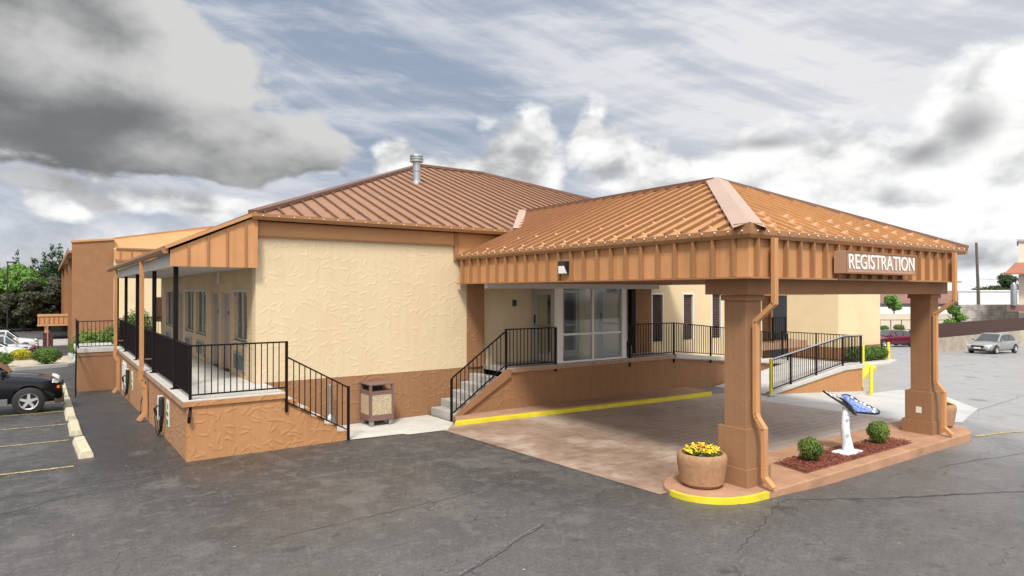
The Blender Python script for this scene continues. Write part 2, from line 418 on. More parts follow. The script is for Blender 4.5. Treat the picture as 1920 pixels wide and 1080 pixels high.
def glassclear(name):
    m = bpy.data.materials.new(name); m.use_nodes = True; t = NT(m.node_tree); t.n.clear()
    tr = t.n.new('ShaderNodeBsdfTransparent'); tr.inputs[0].default_value = (.90, .92, .91, 1)
    gl = t.n.new('ShaderNodeBsdfGlossy'); gl.inputs['Roughness'].default_value = .02
    fr = t.n.new('ShaderNodeFresnel'); fr.inputs[0].default_value = 1.5
    mx_ = t.n.new('ShaderNodeMixShader'); t.l.new(t.m('MULTIPLY', fr.outputs[0], .22, clamp=True), mx_.inputs[0]); t.l.new(tr.outputs[0], mx_.inputs[1]); t.l.new(gl.outputs[0], mx_.inputs[2])
    o = t.n.new('ShaderNodeOutputMaterial'); t.l.new(mx_.outputs[0], o.inputs[0]); return m
M['glass'] = glassclear('clear_glass')
def leafmat(name, a, b_, c=None, sc=2.0):
    m, t, b = new_mat(name); p = geo(t)
    n = t.noise(p, sc, 3, .6); n2 = t.noise(p, sc * 9, 2, .5)
    cc = t.mix(t.smooth(t.add(t.mul(n, .6), t.mul(n2, .4)), .36, .64), a, b_)
    if c: cc = t.mix(t.smooth(t.noise(p, sc * 15, 1), .60, .72), cc, c)
    setc(t, b, cc); b.inputs['Roughness'].default_value = .55; b.inputs['Specular IOR Level'].default_value = .35
    # thin leaves let some light through
    b.inputs['Subsurface Weight'].default_value = 0.0
    tl = t.n.new('ShaderNodeBsdfTranslucent'); t.l.new(cc, tl.inputs[0])
    ms = t.n.new('ShaderNodeMixShader'); ms.inputs[0].default_value = .22
    o = m.node_tree.nodes['Material Output']; t.l.new(b.outputs[0], ms.inputs[1]); t.l.new(tl.outputs[0], ms.inputs[2]); t.l.new(ms.outputs[0], o.inputs[0])
    return m
M['leafbush'] = leafmat('box_shrub_leaves', (.05, .10, .016), (.20, .29, .05), (.34, .44, .10), 4)
M['leafhedge'] = leafmat('hedge_leaves', (.03, .075, .014), (.14, .25, .04), (.24, .36, .07), 2.5)
M['leafdark'] = leafmat('dark_tree_leaves', (.018, .042, .014), (.055, .105, .028), (.09, .15, .04), .5)
M['leafpurple'] = leafmat('purple_tree_leaves', (.026, .026, .014), (.065, .068, .03), (.09, .14, .04), .5)
M['leafgreen'] = leafmat('bright_tree_leaves', (.055, .13, .018), (.17, .33, .05), (.27, .45, .08), .5)
M['leafyellow'] = leafmat('yellow_leaves', (.30, .30, .02), (.55, .50, .03), None, 5)
M['leafred'] = leafmat('maroon_leaves', (.07, .02, .03), (.16, .06, .06), None, 5)
M['petaly'] = plain('yellow_petals', (.85, .60, .02), .6, 0, .1, 20)
M['petalo'] = plain('orange_petals', (.80, .18, .01), .6, 0, .1, 20)

def asphalt():
    m, t, b = new_mat('asphalt'); p = geo(t); s = t.sep(p)
    flat = t.comb(s[0], s[1], 0.0)
    big = t.noise(flat, .16, 5, .55, .6); mid = t.noise(flat, .7, 6, .62); grit = t.noise(flat, 90, 3, .7); pat = t.noise(t.vadd(flat, (40, 3, 0)), .33, 4, .5, 1.2)
    # streaks left by traffic, along the drive lane
    st = t.noise(t.comb(t.mul(s[0], .30), t.mul(s[1], 1.6), 2.0), 1.1, 5, .6)
    c = t.mix(t.smooth(t.add(t.mul(big, .6), t.mul(mid, .4)), .34, .66), (.030, .028, .0265), (.074, .068, .063))
    c = t.mix(t.mul(t.smooth(pat, .56, .64), .55), c, (.125, .116, .108))
    c = t.mix(t.mul(t.smooth(st, .50, .72), .40), c, (.12, .112, .105))
    m2 = t.noise(flat, 3.2, 6, .7); c = t.mix(t.mul(t.smooth(m2, .52, .62), .55), c, (.13, .121, .113)); c = t.mix(t.mul(t.smooth(m2, .47, .36), .60), c, (.022, .021, .020))
    fl = t.smooth(t.sub(t.mul(mid, 5.0), t.add(s[1], t.mul(s[0], .25))), -11.0, -5.0); c = t.mix(t.mul(fl, .40), c, (.15, .142, .134))  # front-left brightening carries the damp sheen as colour
    # fresh dark sealer beside the porch
    fx = t.mul(t.smooth(s[0], 2.6, 1.2), t.smooth(t.add(s[1], t.mul(mid, 3.0)), 13.0, 16.0))
    nx = t.mul(t.smooth(s[0], .0, .9), fx)
    c = t.mix(t.mul(nx, .85), c, (.022, .022, .023))
    # paler towards the right-hand lot: wet sky sheen painted into the colour
    sheen = t.smooth(t.add(s[0], t.mul(mid, 6.0)), 17.0, 26.0)
    c = t.mix(t.mul(t.smooth(t.add(s[0], t.mul(mid, 5.0)), 12.0, 19.0), .40), c, (.17, .168, .165))
    c = t.mix(t.mul(sheen, .75), c, t.mix(mid, (.33, .325, .315), (.50, .49, .475)))
    ov = t.n.new('ShaderNodeTexVoronoi'); ov.voronoi_dimensions = '2D'; t.l.new(t.vadd(flat, t.vmul(t.noise(flat, 2.5, 3, .6, 0, 1), (.5, .5, 0))), ov.inputs['Vector']); ov.inputs['Scale'].default_value = .62
    oc = t.sep(ov.outputs['Color']); orad = t.mul(oc[1], .16)
    c = t.mix(t.mul(t.mul(t.smooth(t.sub(ov.outputs['Distance'], orad), -.05, .06, 1, 0), t.m('GREATER_THAN', oc[0], .62)), .55), c, (.020, .019, .018))
    c = t.mix(t.mul(t.mul(t.smooth(t.sub(ov.outputs['Distance'], orad), -.04, .10, 1, 0), t.m('LESS_THAN', oc[0], .22)), .40), c, (.17, .16, .15))
    # cracks
    wv = t.vadd(flat, t.vmul(t.vadd(t.noise(flat, 1.1, 5, .6, 0, 1), (-.5, -.5, -.5)), (1.6, 1.6, 0)))
    vo = t.n.new('ShaderNodeTexVoronoi'); vo.voronoi_dimensions = '2D'; vo.feature = 'DISTANCE_TO_EDGE'; t.l.new(wv, vo.inputs['Vector']); vo.inputs['Scale'].default_value = .23
    vo2 = t.n.new('ShaderNodeTexVoronoi'); vo2.voronoi_dimensions = '2D'; vo2.feature = 'DISTANCE_TO_EDGE'; t.l.new(wv, vo2.inputs['Vector']); vo2.inputs['Scale'].default_value = 1.7
    ck = t.mul(t.smooth(vo.outputs[0], .0012, .0045, 1, 0), t.smooth(mid, .47, .56))
    ck2 = t.mul(t.smooth(vo2.outputs[0], .004, .012, 1, 0), t.smooth(pat, .58, .66))
    ck = t.m('MAXIMUM', ck, t.mul(ck2, .6))
    c = t.mix(t.mul(ck, .55), c, (.016, .015, .015))
    # light aggregate and scuffs
    c = t.mix(t.mul(t.smooth(grit, .54, .70), .55), c, (.22, .205, .19)); c = t.mix(t.mul(t.smooth(grit, .46, .34), .6), c, (.02, .019, .018))
    mg = t.noise(flat, 13, 5, .75); c = t.mix(t.mul(t.smooth(mg, .53, .68), .50), c, (.19, .175, .16)); c = t.mix(t.mul(t.smooth(mg, .46, .32), .55), c, (.018, .017, .016))
    mh = t.noise(flat, 34, 3, .8); c = t.mix(t.mul(t.smooth(mh, .56, .68), .55), c, (.22, .205, .19)); c = t.mix(t.mul(t.smooth(mh, .44, .34), .55), c, (.014, .013, .013))
    sp = t.noise(flat, 5.5, 3, .7)
    c = t.mix(t.mul(t.smooth(sp, .70, .76), .55), c, (.22, .205, .19))
    c = t.mix(t.mul(t.smooth(t.noise(t.vadd(flat, (9, 9, 0)), 2.2, 4, .65), .60, .72), .55), c, (.024, .023, .023))
    setc(t, b, c)
    wet = t.noise(t.vadd(flat, (13, 5, 0)), .22, 5, .6)
    rg = t.smooth(t.add(wet, t.mul(mid, .25)), .50, .76, .66, .40)
    rg = t.sub(rg, t.mul(t.smooth(s[0], 12, 24), .10)); t.l.new(rg, b.inputs['Roughness']); b.inputs['Specular IOR Level'].default_value = .62
    bump(t, b, t.sub(t.add(t.mul(grit, .8), t.mul(mid, .3)), t.mul(ck, 1.5)), .55, .014)
    return m
def stamped():
    m, t, b = new_mat('stamped_concrete'); p = geo(t); s = t.sep(p); flat = t.comb(s[0], s[1], 0.0)
    br = t.n.new('ShaderNodeTexBrick'); br.offset = .5; br.squash = 1
    t.l.new(t.comb(s[0], s[1], 0.0), br.inputs['Vector']); br.inputs['Scale'].default_value = 1.0
    br.inputs['Brick Width'].default_value = .56; br.inputs['Row Height'].default_value = .24; br.inputs['Mortar Size'].default_value = .012; br.inputs['Mortar Smooth'].default_value = .5
    big = t.noise(flat, .45, 5, .6); n = t.noise(flat, 3.5, 5, .6); fi = t.noise(flat, 30, 3, .6)
    c = t.mix(t.smooth(t.add(t.mul(big, .6), t.mul(n, .4)), .35, .65), (.215, .142, .10), (.36, .25, .183))
    c = t.mix(t.mul(t.smooth(t.noise(t.vadd(flat, (4, 4, 0)), .8, 5, .6), .48, .68), .7), c, (.50, .41, .34))
    # greyer and paler rightwards, painting in the light beyond the canopy shade
    lane = t.smooth(t.add(s[0], t.mul(big, 3.0)), 10.5, 14.0)
    c = t.mix(t.mul(lane, .55), c, (.45, .39, .335))
    c = t.mix(t.mul(br.outputs['Fac'], t.smooth(t.add(s[0], big), 9.0, 13.5, .28, .75)), c, (.14, .10, .075))
    c = t.mix(t.mul(t.smooth(t.noise(t.vadd(flat, (2, 7, 0)), 1.6, 5, .65), .54, .70), .45), c, (.16, .105, .075))
    c = t.mix(t.mul(t.smooth(fi, .55, .75), .3), c, (.2, .15, .12))
    setc(t, b, c); t.l.new(t.lin(n, .3, .7, .42, .62), b.inputs['Roughness'])
    bump(t, b, t.sub(t.add(t.mul(n, .4), t.mul(fi, .3)), t.mul(br.outputs['Fac'], .5)), .5, .012)
    return m
M['asphalt'] = asphalt(); M['stamped'] = stamped()
def mulchmat():
    m, t, b = new_mat('red_mulch'); p = geo(t)
    n = t.noise(p, 30, 4, .7); n2 = t.noise(p, 75, 2, .6)
    setc(t, b, t.mix(t.smooth(t.add(t.mul(n, .6), t.mul(n2, .4)), .38, .62), (.040, .010, .008), (.40, .12, .065))); bump(t, b, n, .9, .04); b.inputs['Roughness'].default_value = .85; return m
M['mulch'] = mulchmat()
def gravelmat():
    m, t, b = new_mat('pale_gravel'); p = geo(t); n = t.noise(p, 7, 4, .7)
    setc(t, b, t.mix(t.smooth(n, .38, .62), (.30, .24, .16), (.56, .47, .36))); b.inputs['Roughness'].default_value = .9; return m
M['gravel'] = gravelmat()
M['louvre'] = plain('dark_louvre', (.17, .115, .095), .5, 0, .1)
M['aggregate'] = None
def aggr():
    m, t, b = new_mat('pebble_aggregate_panel'); p = geo(t)
    vo = t.n.new('ShaderNodeTexVoronoi'); t.l.new(p, vo.inputs['Vector']); vo.inputs['Scale'].default_value = 75
    cs = t.sep(vo.outputs['Color'])
    c = t.mix(cs[0], (.50, .38, .22), (.78, .68, .48)); c = t.mix(t.m('GREATER_THAN', cs[1], .82), c, (.25, .17, .10)); c = t.mix(t.smooth(vo.outputs['Distance'], .3, .6), c, (.35, .27, .17))
    setc(t, b, c); bump(t, b, vo.outputs['Distance'], -.4, .01); b.inputs['Roughness'].default_value = .7; return m
M['aggregate'] = aggr()
M['trashbrown'] = plain('dark_brown_metal', (.17, .10, .085), .45, 0, .08)
M['woodfence'] = plain('dark_wood_fence', (.060, .027, .020), .75, 0, .35, 6)
def blockmat():
    m, t, b = new_mat('rough_block_wall'); p = geo(t); s = t.sep(p)
    br = t.n.new('ShaderNodeTexBrick'); t.l.new(t.comb(t.add(s[0], s[1]), s[2], 0.0), br.inputs['Vector']); br.inputs['Scale'].default_value = 1.0
    br.inputs['Brick Width'].default_value = .8; br.inputs['Row Height'].default_value = .3; br.inputs['Mortar Size'].default_value = .02
    n = t.noise(p, 1.2, 5, .65); c = t.mix(t.smooth(n, .35, .65), (.36, .33, .30), (.60, .56, .51)); c = t.mix(t.mul(br.outputs['Fac'], .5), c, (.12, .11, .10))
    setc(t, b, c); b.inputs['Roughness'].default_value = .9; return m
M['block'] = blockmat()
M['retain'] = plain('stained_concrete_wall', (.40, .345, .27), .85, 0, .35, .8, .3)
M['corrug'] = plain('white_metal_siding', (.60, .61, .62), .6, 0, .12, .3)
M['polewood'] = plain('weathered_pole_wood', (.12, .095, .08), .8, 0, .2, 3)
M['tileroof'] = plain('red_roof_tile', (.30, .115, .065), .6, 0, .15, 2)
M['shingle'] = plain('brown_shingle', (.22, .11, .09), .8, 0, .25, 1)
M['farbeige'] = plain('beige_wall_paint', (.60, .53, .42), .8, 0, .06, 1)
M['fargrey'] = plain('grey_wall_paint', (.33, .30, .29), .8, 0, .1, 1)
M['blue'] = None
def bluem():
    m, t, b = new_mat('blue_wing_paint'); p = geo(t)
    n = t.noise(t.vmul(p, (7, 7, 3)), 4, 4, .6); setc(t, b, t.mix(t.smooth(n, .35, .65), (.055, .11, .42), (.25, .36, .72))); b.inputs['Roughness'].default_value = .35; return m
M['blue'] = bluem()
M['bluewash'] = plain('pale_blue_dots', (.34, .46, .60), .5, 0, .2, 20)
M['statwhite'] = plain('white_statue_paint', (.80, .82, .84), .4, 0, .04, 5)

# ------------------------------------------------------------------ ground
def grid_vals(bounds):
    o = []
    for a, b_, s in bounds:
        k = a
        while k < b_ - 1e-6: o.append(k); k += s
    o.append(bounds[-1][1]); return o
gx = grid_vals([(-900, -100, 100), (-100, -20, 10), (-20, 40, .75), (40, 120, 5), (120, 1500, 120)])
gy = grid_vals([(-60, -10, 10), (-10, 40, .75), (40, 120, 5), (120, 1500, 120)])
mb = MB(); nx_ = len(gx)
for y in gy:
    for x in gx: mb.v.append((x, y, terr(x, y)))
for j in range(len(gy) - 1):
    for i in range(nx_ - 1): mb.f.append((j * nx_ + i, j * nx_ + i + 1, (j + 1) * nx_ + i + 1, (j + 1) * nx_ + i))
struct(mb.build('ground', M['asphalt'], smooth=True))
def sheet(name, poly, mat, dz=.006, step=.8, kind='structure'):
    """a thin sheet draped on the terrain: polygon clipped into cells"""
    bm = bmesh.new(); vs = [bm.verts.new((x, y, 0)) for x, y in poly]; bm.faces.new(vs)
    xs = [p[0] for p in poly]; ys = [p[1] for p in poly]
    for ax, lo, hi in ((0, min(xs), max(xs)), (1, min(ys), max(ys))):
        k = math.ceil(lo / .75) * .75
        while k < hi:
            co = (k, 0, 0) if ax == 0 else (0, k, 0); no = (1, 0, 0) if ax == 0 else (0, 1, 0)
            bmesh.ops.bisect_plane(bm, geom=bm.verts[:] + bm.edges[:] + bm.faces[:], plane_co=co, plane_no=no); k += .75
    me = bpy.data.meshes.new(name)
    for vtx in bm.verts: vtx.co.z = terr(vtx.co.x, vtx.co.y) + dz
    bm.to_mesh(me); bm.free(); me.materials.append(mat)
    o = bpy.data.objects.new(name, me); COL.objects.link(o)
    for p in me.polygons:
        if p.normal.z < 0: p.flip()
    if kind: o['kind'] = kind
    return o
# stamped driveway under the canopy, pale concrete apron beyond, sidewalk pad by the wall
sheet('driveway', [(7.50, 13.35), (8.10, 7.30), (8.30, 7.3), (9.2, 7.9), (17.6, 7.9), (17.85, 8.0), (17.4, 10.8), (17.2, 13.2), (16.9, 13.6), (7.6, 13.9)], M['stamped'], .008)
M['apron'] = plain('worn_pale_concrete', (.48, .475, .455), .42, 0, .16, .7, .5, 25)
sheet('driveway_apron', [(17.41, 10.8), (17.86, 8.0), (19.5, 7.2), (24.5, 8.6), (27.5, 11.0), (27.0, 12.1), (18.3, 12.2), (17.2, 13.2)], M['apron'], .006)
sheet('sidewalk', [(5.42, 13.62), (6.55, 13.50), (6.62, 13.38), (7.58, 13.30), (8.12, 13.95), (8.12, 15.28), (4.6, 15.28), (4.6, 13.8)], M['concrete'], .012)
# parking lines
def strip(name, pts, w, mat, dz=.009):
    poly = []; L = [Vector((x, y)) for x, y in pts]
    lft, rgt_ = [], []
    for i, p in enumerate(L):
        dr = (L[min(i + 1, len(L) - 1)] - L[max(i - 1, 0)]).normalized(); n_ = Vector((-dr.y, dr.x)) * w / 2
        lft.append(p + n_); rgt_.append(p - n_)
    mb = MB()
    for i in range(len(L) - 1):
        ns = max(1, int((L[i + 1] - L[i]).length / .7))
        for k in range(ns):
            q = [lft[i].lerp(lft[i + 1], k / ns), lft[i].lerp(lft[i + 1], (k + 1) / ns), rgt_[i].lerp(rgt_[i + 1], (k + 1) / ns), rgt_[i].lerp(rgt_[i + 1], k / ns)]
            mb.quad(*[(a.x, a.y, terr(a.x, a.y) + dz) for a in q])
    return struct(mb.build(name, mat))
def wornyellow(name, c):
    m, t, b = new_mat(name); p = geo(t); n = t.noise(p, 14, 5, .7)
    setc(t, b, t.mix(t.smooth(n, .36, .60), c, (c[0] * .32, c[1] * .33, c[2] * .6 + .03))); b.inputs['Roughness'].default_value = .6; return m
M['lineyellow'] = wornyellow('worn_yellow_line', (.62, .50, .16))
for i, y in enumerate((14.52, 17.58, 20.3, 23.2, 26.1, 29.0, 32.0)):
    strip('parking_line', [(.40, y), (-6.2, y + .35)], .10, M['lineyellow'])
strip('parking_line', [(17.75, 6.28), (26, 5.2)], .10, M['lineyellow'])
strip('parking_line', [(.8, 31.2), (-4.5, 36.5)], .12, M['lineyellow'])
for k in range(4): strip('parking_line', [(52.5 + 3.0 * k, 17.2), (53.3 + 3.0 * k, 20.6)], .12, M['lineyellow'])
# tar seams, a raised patch edge and long cracks in the asphalt
M['tar'] = plain('old_tar', (.042, .040, .039), .6, 0, .3, 9)
M['scuff'] = wornyellow('pale_scuff', (.24, .225, .20))
def wig(a, b_, n=16, amp=.05, seed=0):
    rr = random.Random(seed); o = []
    for k in range(n + 1):
        t = k / n; nx2, ny2 = -(b_[1] - a[1]), b_[0] - a[0]; l = math.hypot(nx2, ny2) or 1; q = rr.uniform(-amp, amp)
        o.append((a[0] + (b_[0] - a[0]) * t + nx2 / l * q, a[1] + (b_[1] - a[1]) * t + ny2 / l * q))
    return o
for i, (a, b_, w, mm, amp) in enumerate([((-1.6, 12.9), (1.5, 13.0), .022, 'tar', .06), ((1.5, 13.0), (3.4, 14.0), .02, 'tar', .05), ((-1.3, 11.6), (.7, 12.7), .02, 'tar', .05),
    ((3.2, 6.3), (5.7, 7.35), .035, 'scuff', .02), ((3.25, 6.26), (5.75, 7.31), .022, 'tar', .02), ((2.4, 8.9), (5.9, 9.1), .02, 'tar', .02),
    ((4.4, 8.7), (6.1, 9.1), .035, 'scuff', .02), ((7.2, 5.2), (9.6, 6.05), .02, 'tar', .05), ((9.6, 6.05), (12.9, 4.5), .03, 'tar', .04), ((11.2, 5.3), (14.5, 3.7), .035, 'tar', .03),
    ((6.2, 4.4), (7.3, 5.2), .02, 'scuff', .04), ((17.2, 5.2), (30, 6.5), .025, 'tar', .06), ((20, 8), (34, 9.5), .03, 'tar', .08), ((14, 5.6), (24, 3.8), .025, 'tar', .05)]):
    strip('asphalt_seam', wig(a, b_, 22, amp, i), w * .55, M[mm], .004 + .0006 * (i % 5))

# ------------------------------------------------------------------ LOBBY BUILDING
WY = 15.3
B = thing('motel_building', 'cream stucco motel building with brown standing seam hip roof behind the canopy', 'building', (3.8, WY, 0))
mb = MB(); mb.box(3.8, 9.32, WY, WY + .3, 1.16, 4.62); mb.build('wall', M['cream'], B)
mb = MB(); mb.box(3.9, 9.88, WY - .004, WY + .3, -.3, 1.157); mb.build('base_wall', M['brown'], B)
mb = MB(); mb.box(9.322, 12.15, WY + .08, WY + .35, 1.18, 3.9); mb.box(13.45, 16.55, WY + .08, WY + .35, 1.18, 3.9); mb.box(12.151, 13.449, WY + .08, WY + .35, 3.32, 3.9); mb.build('wall', M['cream'], B)['label'] = 'shaded cream entrance wall'
mb = MB(); mb.box(9.325, 9.86, WY - .05, WY + .12, 1.16, 3.9); mb.build('pilaster', M['brown'], B)
mb = MB(); mb.box(15.78, 16.52, WY - .05, WY + .12, 1.2, 3.9); mb.build('pilaster', M['brown'], B)
mb = MB(); mb.box(15.55, 15.70, WY - .09, WY + .06, 1.2, 3.5); mb.build('downspout', M['black'], B)['label'] = 'narrow black strip beside the brown pilaster'  # slim upright black box left of the pilaster
# right wall with louvred windows
wx = [(16.62, 17.22), (18.20, 18.80), (19.78, 20.38), (21.36, 21.96)]
mb = MB(); xs = 16.55
for a, b_ in wx:
    mb.box(xs, a, WY + .05, WY + .35, .2, 4.6); mb.box(a, b_, WY + .05, WY + .35, .2, 1.52); mb.box(a, b_, WY + .05, WY + .35, 3.19, 4.6); xs = b_
mb.box(xs, 22.9, WY + .05, WY + .35, .2, 4.6)
mb.build('wall', M['creamflat'], B)['label'] = 'bright cream wall with narrow louvred windows'
for a, b_ in wx:
    f = MB().box(a + .002, a + .05, WY + .03, WY + .2, 1.52, 3.19).box(b_ - .05, b_ - .002, WY + .03, WY + .2, 1.52, 3.19).box(a + .05, b_ - .05, WY + .03, WY + .2, 3.12, 3.188).build('window', M['white'], B)
    lv = MB(); k = 1.54
    while k < 3.1:
        lv.prism([(a + .05, WY + .08, k), (a + .05, WY + .17, k + .05), (a + .05, WY + .175, k + .045), (a + .05, WY + .085, k - .005)], (b_ - a - .1, 0, 0)); k += .062
    lv.box(a + .04, b_ - .04, WY + .2, WY + .22, 1.5, 3.2); lv.build('louvre', M['louvre'], f)
# recessed doorway at the right end, its shade painted as a near-black wall
MB().box(22.91, 25.25, WY + 1.2, WY + 1.4, .2, 4.4).build('recess_wall', M['bplain'], B)
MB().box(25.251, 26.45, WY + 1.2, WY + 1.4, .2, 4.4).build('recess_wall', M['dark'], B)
MB().box(25.1, 25.25, WY + 1.1, WY + 1.19, 1.2, 3.07).build('door_frame', M['fascia'], B)
MB().box(22.5, 26.6, WY - .4, WY + 1.19, 3.08, 3.2).build('door_canopy', M['fascia'], B)
# side wall of the guest rooms (faces -X) with openings
ops = [('window', 16.10, 17.35, 2.02, 3.20), ('door', 17.85, 18.85, 1.16, 3.22), ('door', 19.15, 20.12, 1.16, 3.22), ('window', 20.95, 22.5, 1.92, 3.22), ('window', 22.95, 24.5, 1.92, 3.22), ('door', 24.85, 26.0, 1.16, 3.22), ('window', 27.2, 28.9, 1.92, 3.22)]
mb = MB(); ys = WY + .302
X0, X1 = 3.8, 4.05
for k, a, b_, z0, z1 in ops:
    mb.box(X0, X1, ys, a, 1.10, 3.9)
    if z0 > 1.2: mb.box(X0, X1, a, b_, 1.10, z0)
    mb.box(X0, X1, a, b_, z1, 3.9); ys = b_
mb.box(X0, X1, ys, 30.1, 1.10, 3.9); mb.build('wall', M['creamside'], B)['label'] = 'cream wall of the guest rooms in a darker shade tone under the porch'
for k, a, b_, z0, z1 in ops:
    if k == 'window':
        w_ = MB().box(X0 - .02, X0 + .04, a - .06, b_ + .06, z1, z1 + .07).box(X0 + .06, X0 + .12, a, a + .06, z0, z1).box(X0 + .06, X0 + .12, b_ - .06, b_, z0, z1).box(X0 + .06, X0 + .12, a + .06, b_ - .06, z0, z0 + .05).box(X0 + .06, X0 + .12, (a + b_) / 2 - .03, (a + b_) / 2 + .03, z0 + .05, z1).box(X0 - .03, X0 + .06, a - .03, b_ + .03, z0 - .05, z0).build('window', M['frametan'], B)
        MB().box(X0 + .08, X0 + .09, a + .06, b_ - .06, z0 + .05, z1).build('pane', M['glass'], w_)
        cu = MB(); n = 16
        for side in (0, 1):
            y0 = a + .06 + side * ((b_ - a) * .58); y1 = y0 + (b_ - a) * .36
            i0 = len(cu.v)
            for j in range(n + 1): cu.v += [(X0 + .17 + .03 * sin(j * 1.9), y0 + (y1 - y0) * j / n, z0), (X0 + .17 + .03 * sin(j * 1.9), y0 + (y1 - y0) * j / n, z1)]
            for j in range(n): cu.f.append((i0 + 2 * j, i0 + 2 * j + 2, i0 + 2 * j + 3, i0 + 2 * j + 1))
        build_each(cu, 'curtain', M['curtain'], w_)
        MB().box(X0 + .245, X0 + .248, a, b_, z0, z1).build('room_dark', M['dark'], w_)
        ac = MB().box(X0 - .05, X0 - .002, (a + b_) / 2 - .5, (a + b_) / 2 + .5, 1.32, 1.74)
        aco = ac.build('air_conditioner', M['galv'], B, .01)
        g = MB()
        for j in range(9): g.box(X0 - .062, X0 - .052, (a + b_) / 2 - .45, (a + b_) / 2 + .45, 1.355 + j * .04, 1.375 + j * .04)
        g.build('grille', M['dark'], aco)
    else:
        w_ = MB().box(X0 + .10, X0 + .15, a + .06, b_ - .06, z0 + .02, z1 - .05).build('door', M['doorpink'], B)
        MB().box(X0 + .04, X0 + .16, a, a + .06, z0, z1).box(X0 + .04, X0 + .16, b_ - .06, b_, z0, z1).box(X0 + .04, X0 + .16, a + .06, b_ - .06, z1 - .05, z1).build('frame', M['frametan'], w_)
        MB().ball((X0 + .06, a + .16, z0 + 1.0), .035).build('handle', M['rim'], w_)
        MB().box(X0 + .085, X0 + .098, a + .38, a + .62, z0 + 1.45, z0 + 1.55).build('room_number_plate', M['dark'], w_)
MB().box(X0 - .06, X0 - .002, 18.98, 19.12, 3.42, 3.78).build('porch_light', M['soffit'], B, .01)
MB().box(3.55, 3.85, 30.12, 30.5, 2.0, 3.0).build('meter_box', M['pinkledge'], B, .01)
MB().box(3.801, 4.05, 30.101, 30.3, 1.1, 4.2).box(4.05, 24.6, 30.1, 30.3, -1.0, 4.7).box(24.3, 24.6, WY + 2.5, 30.1, -1, 4.7).build('wall', M['creamflat'], B)
MB().box(3.85, 4.2, 16, 30, -1.0, 1.09).build('base_wall', M['brown'], B)
# lobby interior seen through the glass
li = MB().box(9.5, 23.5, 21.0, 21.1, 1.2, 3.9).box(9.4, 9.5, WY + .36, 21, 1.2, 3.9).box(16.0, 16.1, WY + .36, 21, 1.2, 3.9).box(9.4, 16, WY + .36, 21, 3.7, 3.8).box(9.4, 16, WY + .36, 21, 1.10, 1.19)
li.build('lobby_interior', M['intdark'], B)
dk = MB().box(12.3, 14.9, 18.2, 18.9, 1.2, 2.30).build('reception_desk', M['dark'], B)
MB().box(12.2, 15.0, 18.1, 19.0, 2.301, 2.35).build('desk_top', M['trashbrown'], dk)
MB().box(13.2, 14.3, 20.95, 20.99, 1.2, 3.3).build('back_doorway', M['dark'], B)  # flat dark panel added to deepen the lobby gloom
MB().box(14.9, 15.5, 20.9, 20.97, 2.3, 3.0).build('wall_notice', M['letters'], B)
# fascia band and trim under the main gutter
MB().box(3.79, 8.93, WY - .05, WY - .004, 4.46, 4.80).build('fascia', M['trimband'], B)
MB().box(3.79, 8.93, WY - .062, WY - .052, 4.44, 4.475).box(8.90, 9.02, WY - .075, WY - .01, 4.05, 4.80).build('fascia_trim', M['gutter'], B)
MB().box(9.02, 10.95, WY - .04, WY + .0, 4.05, 4.84).build('fascia', M['trimband'], B)
MB().box(9.3, 24.5, WY + .02, WY + .3, 3.9, 4.85).build('upper_wall', M['trimband'], B)
# main hip roof
EY = 15.08; EZ = 4.93; AX, AY, AZ = 12.54, 24.4, 8.42; RX = 15.7; BY = 33.7; EX0, EX1 = 3.70, 25.0
def rz_main(x, y): return EZ + (y - EY) * (AZ - EZ) / (AY - EY)
rf = MB()
rf.quad((EX0, EY, EZ), (EX1, EY, EZ), (RX, AY, AZ), (AX, AY, AZ))
rf.quad((EX1, EY, EZ), (EX1, BY, EZ), (RX, AY, AZ))
rf.quad((EX1, BY, EZ), (EX0, BY, EZ), (AX, AY, AZ), (RX, AY, AZ))
rf.quad((EX0, BY, EZ), (EX0, EY, EZ), (AX, AY, AZ))
rf.quad((EX0, EY, EZ), (2.0, EY, 4.13), (2.0, 30.3, 4.13), (EX0, 30.3, EZ))
rf.quad((EX0 + .05, EY + .05, 4.78), (EX1, EY + .05, 4.78), (EX1, BY, 4.78), (EX0 + .05, BY, 4.78))
RO = rf.build('roof', M['roofbrown'], B)
# standing seams, front slope
sb = MB(); x = EX0 + .25; sl_ = (AZ - EZ) / (AY - EY); hipk = (AY - EY) / (AX - EX0); hipr = (AY - EY) / (EX1 - RX)
k = 0
while x < EX1 - .2:
    yt = AY if AX <= x <= RX else (EY + (x - EX0) * hipk if x < AX else EY + (EX1 - x) * hipr)
    sb.bar((x, EY, EZ + .028), (x, yt - .05, rz_main(x, yt - .05) + .028), .034, .06); x += .415
build_each(sb, 'standing_seam', M['seambrown'], RO)
sb = MB(); y = EY + .4
while y < 30.2: sb.bar((2.0, y, 4.155), (EX0, y, EZ + .025), .03, .05); y += .45
build_each(sb, 'standing_seam', M['seambrown'], RO)
def cap(mb_, a, b_, w=.2, up=.05):
    mb_.bar(Vector(a) + Vector((0, 0, up - .035)), Vector(b_) + Vector((0, 0, up - .035)), w, .10)
cp = MB(); cap(cp, (EX0, EY, EZ), (AX, AY, AZ), .26, .07); cap(cp, (AX, AY, AZ), (RX, AY, AZ), .3, .07); cap(cp, (RX, AY, AZ), (EX1, EY, EZ), .26, .07)
cp.build('ridge_cap', M['seambrown'], RO)
vy = EY + 1.55
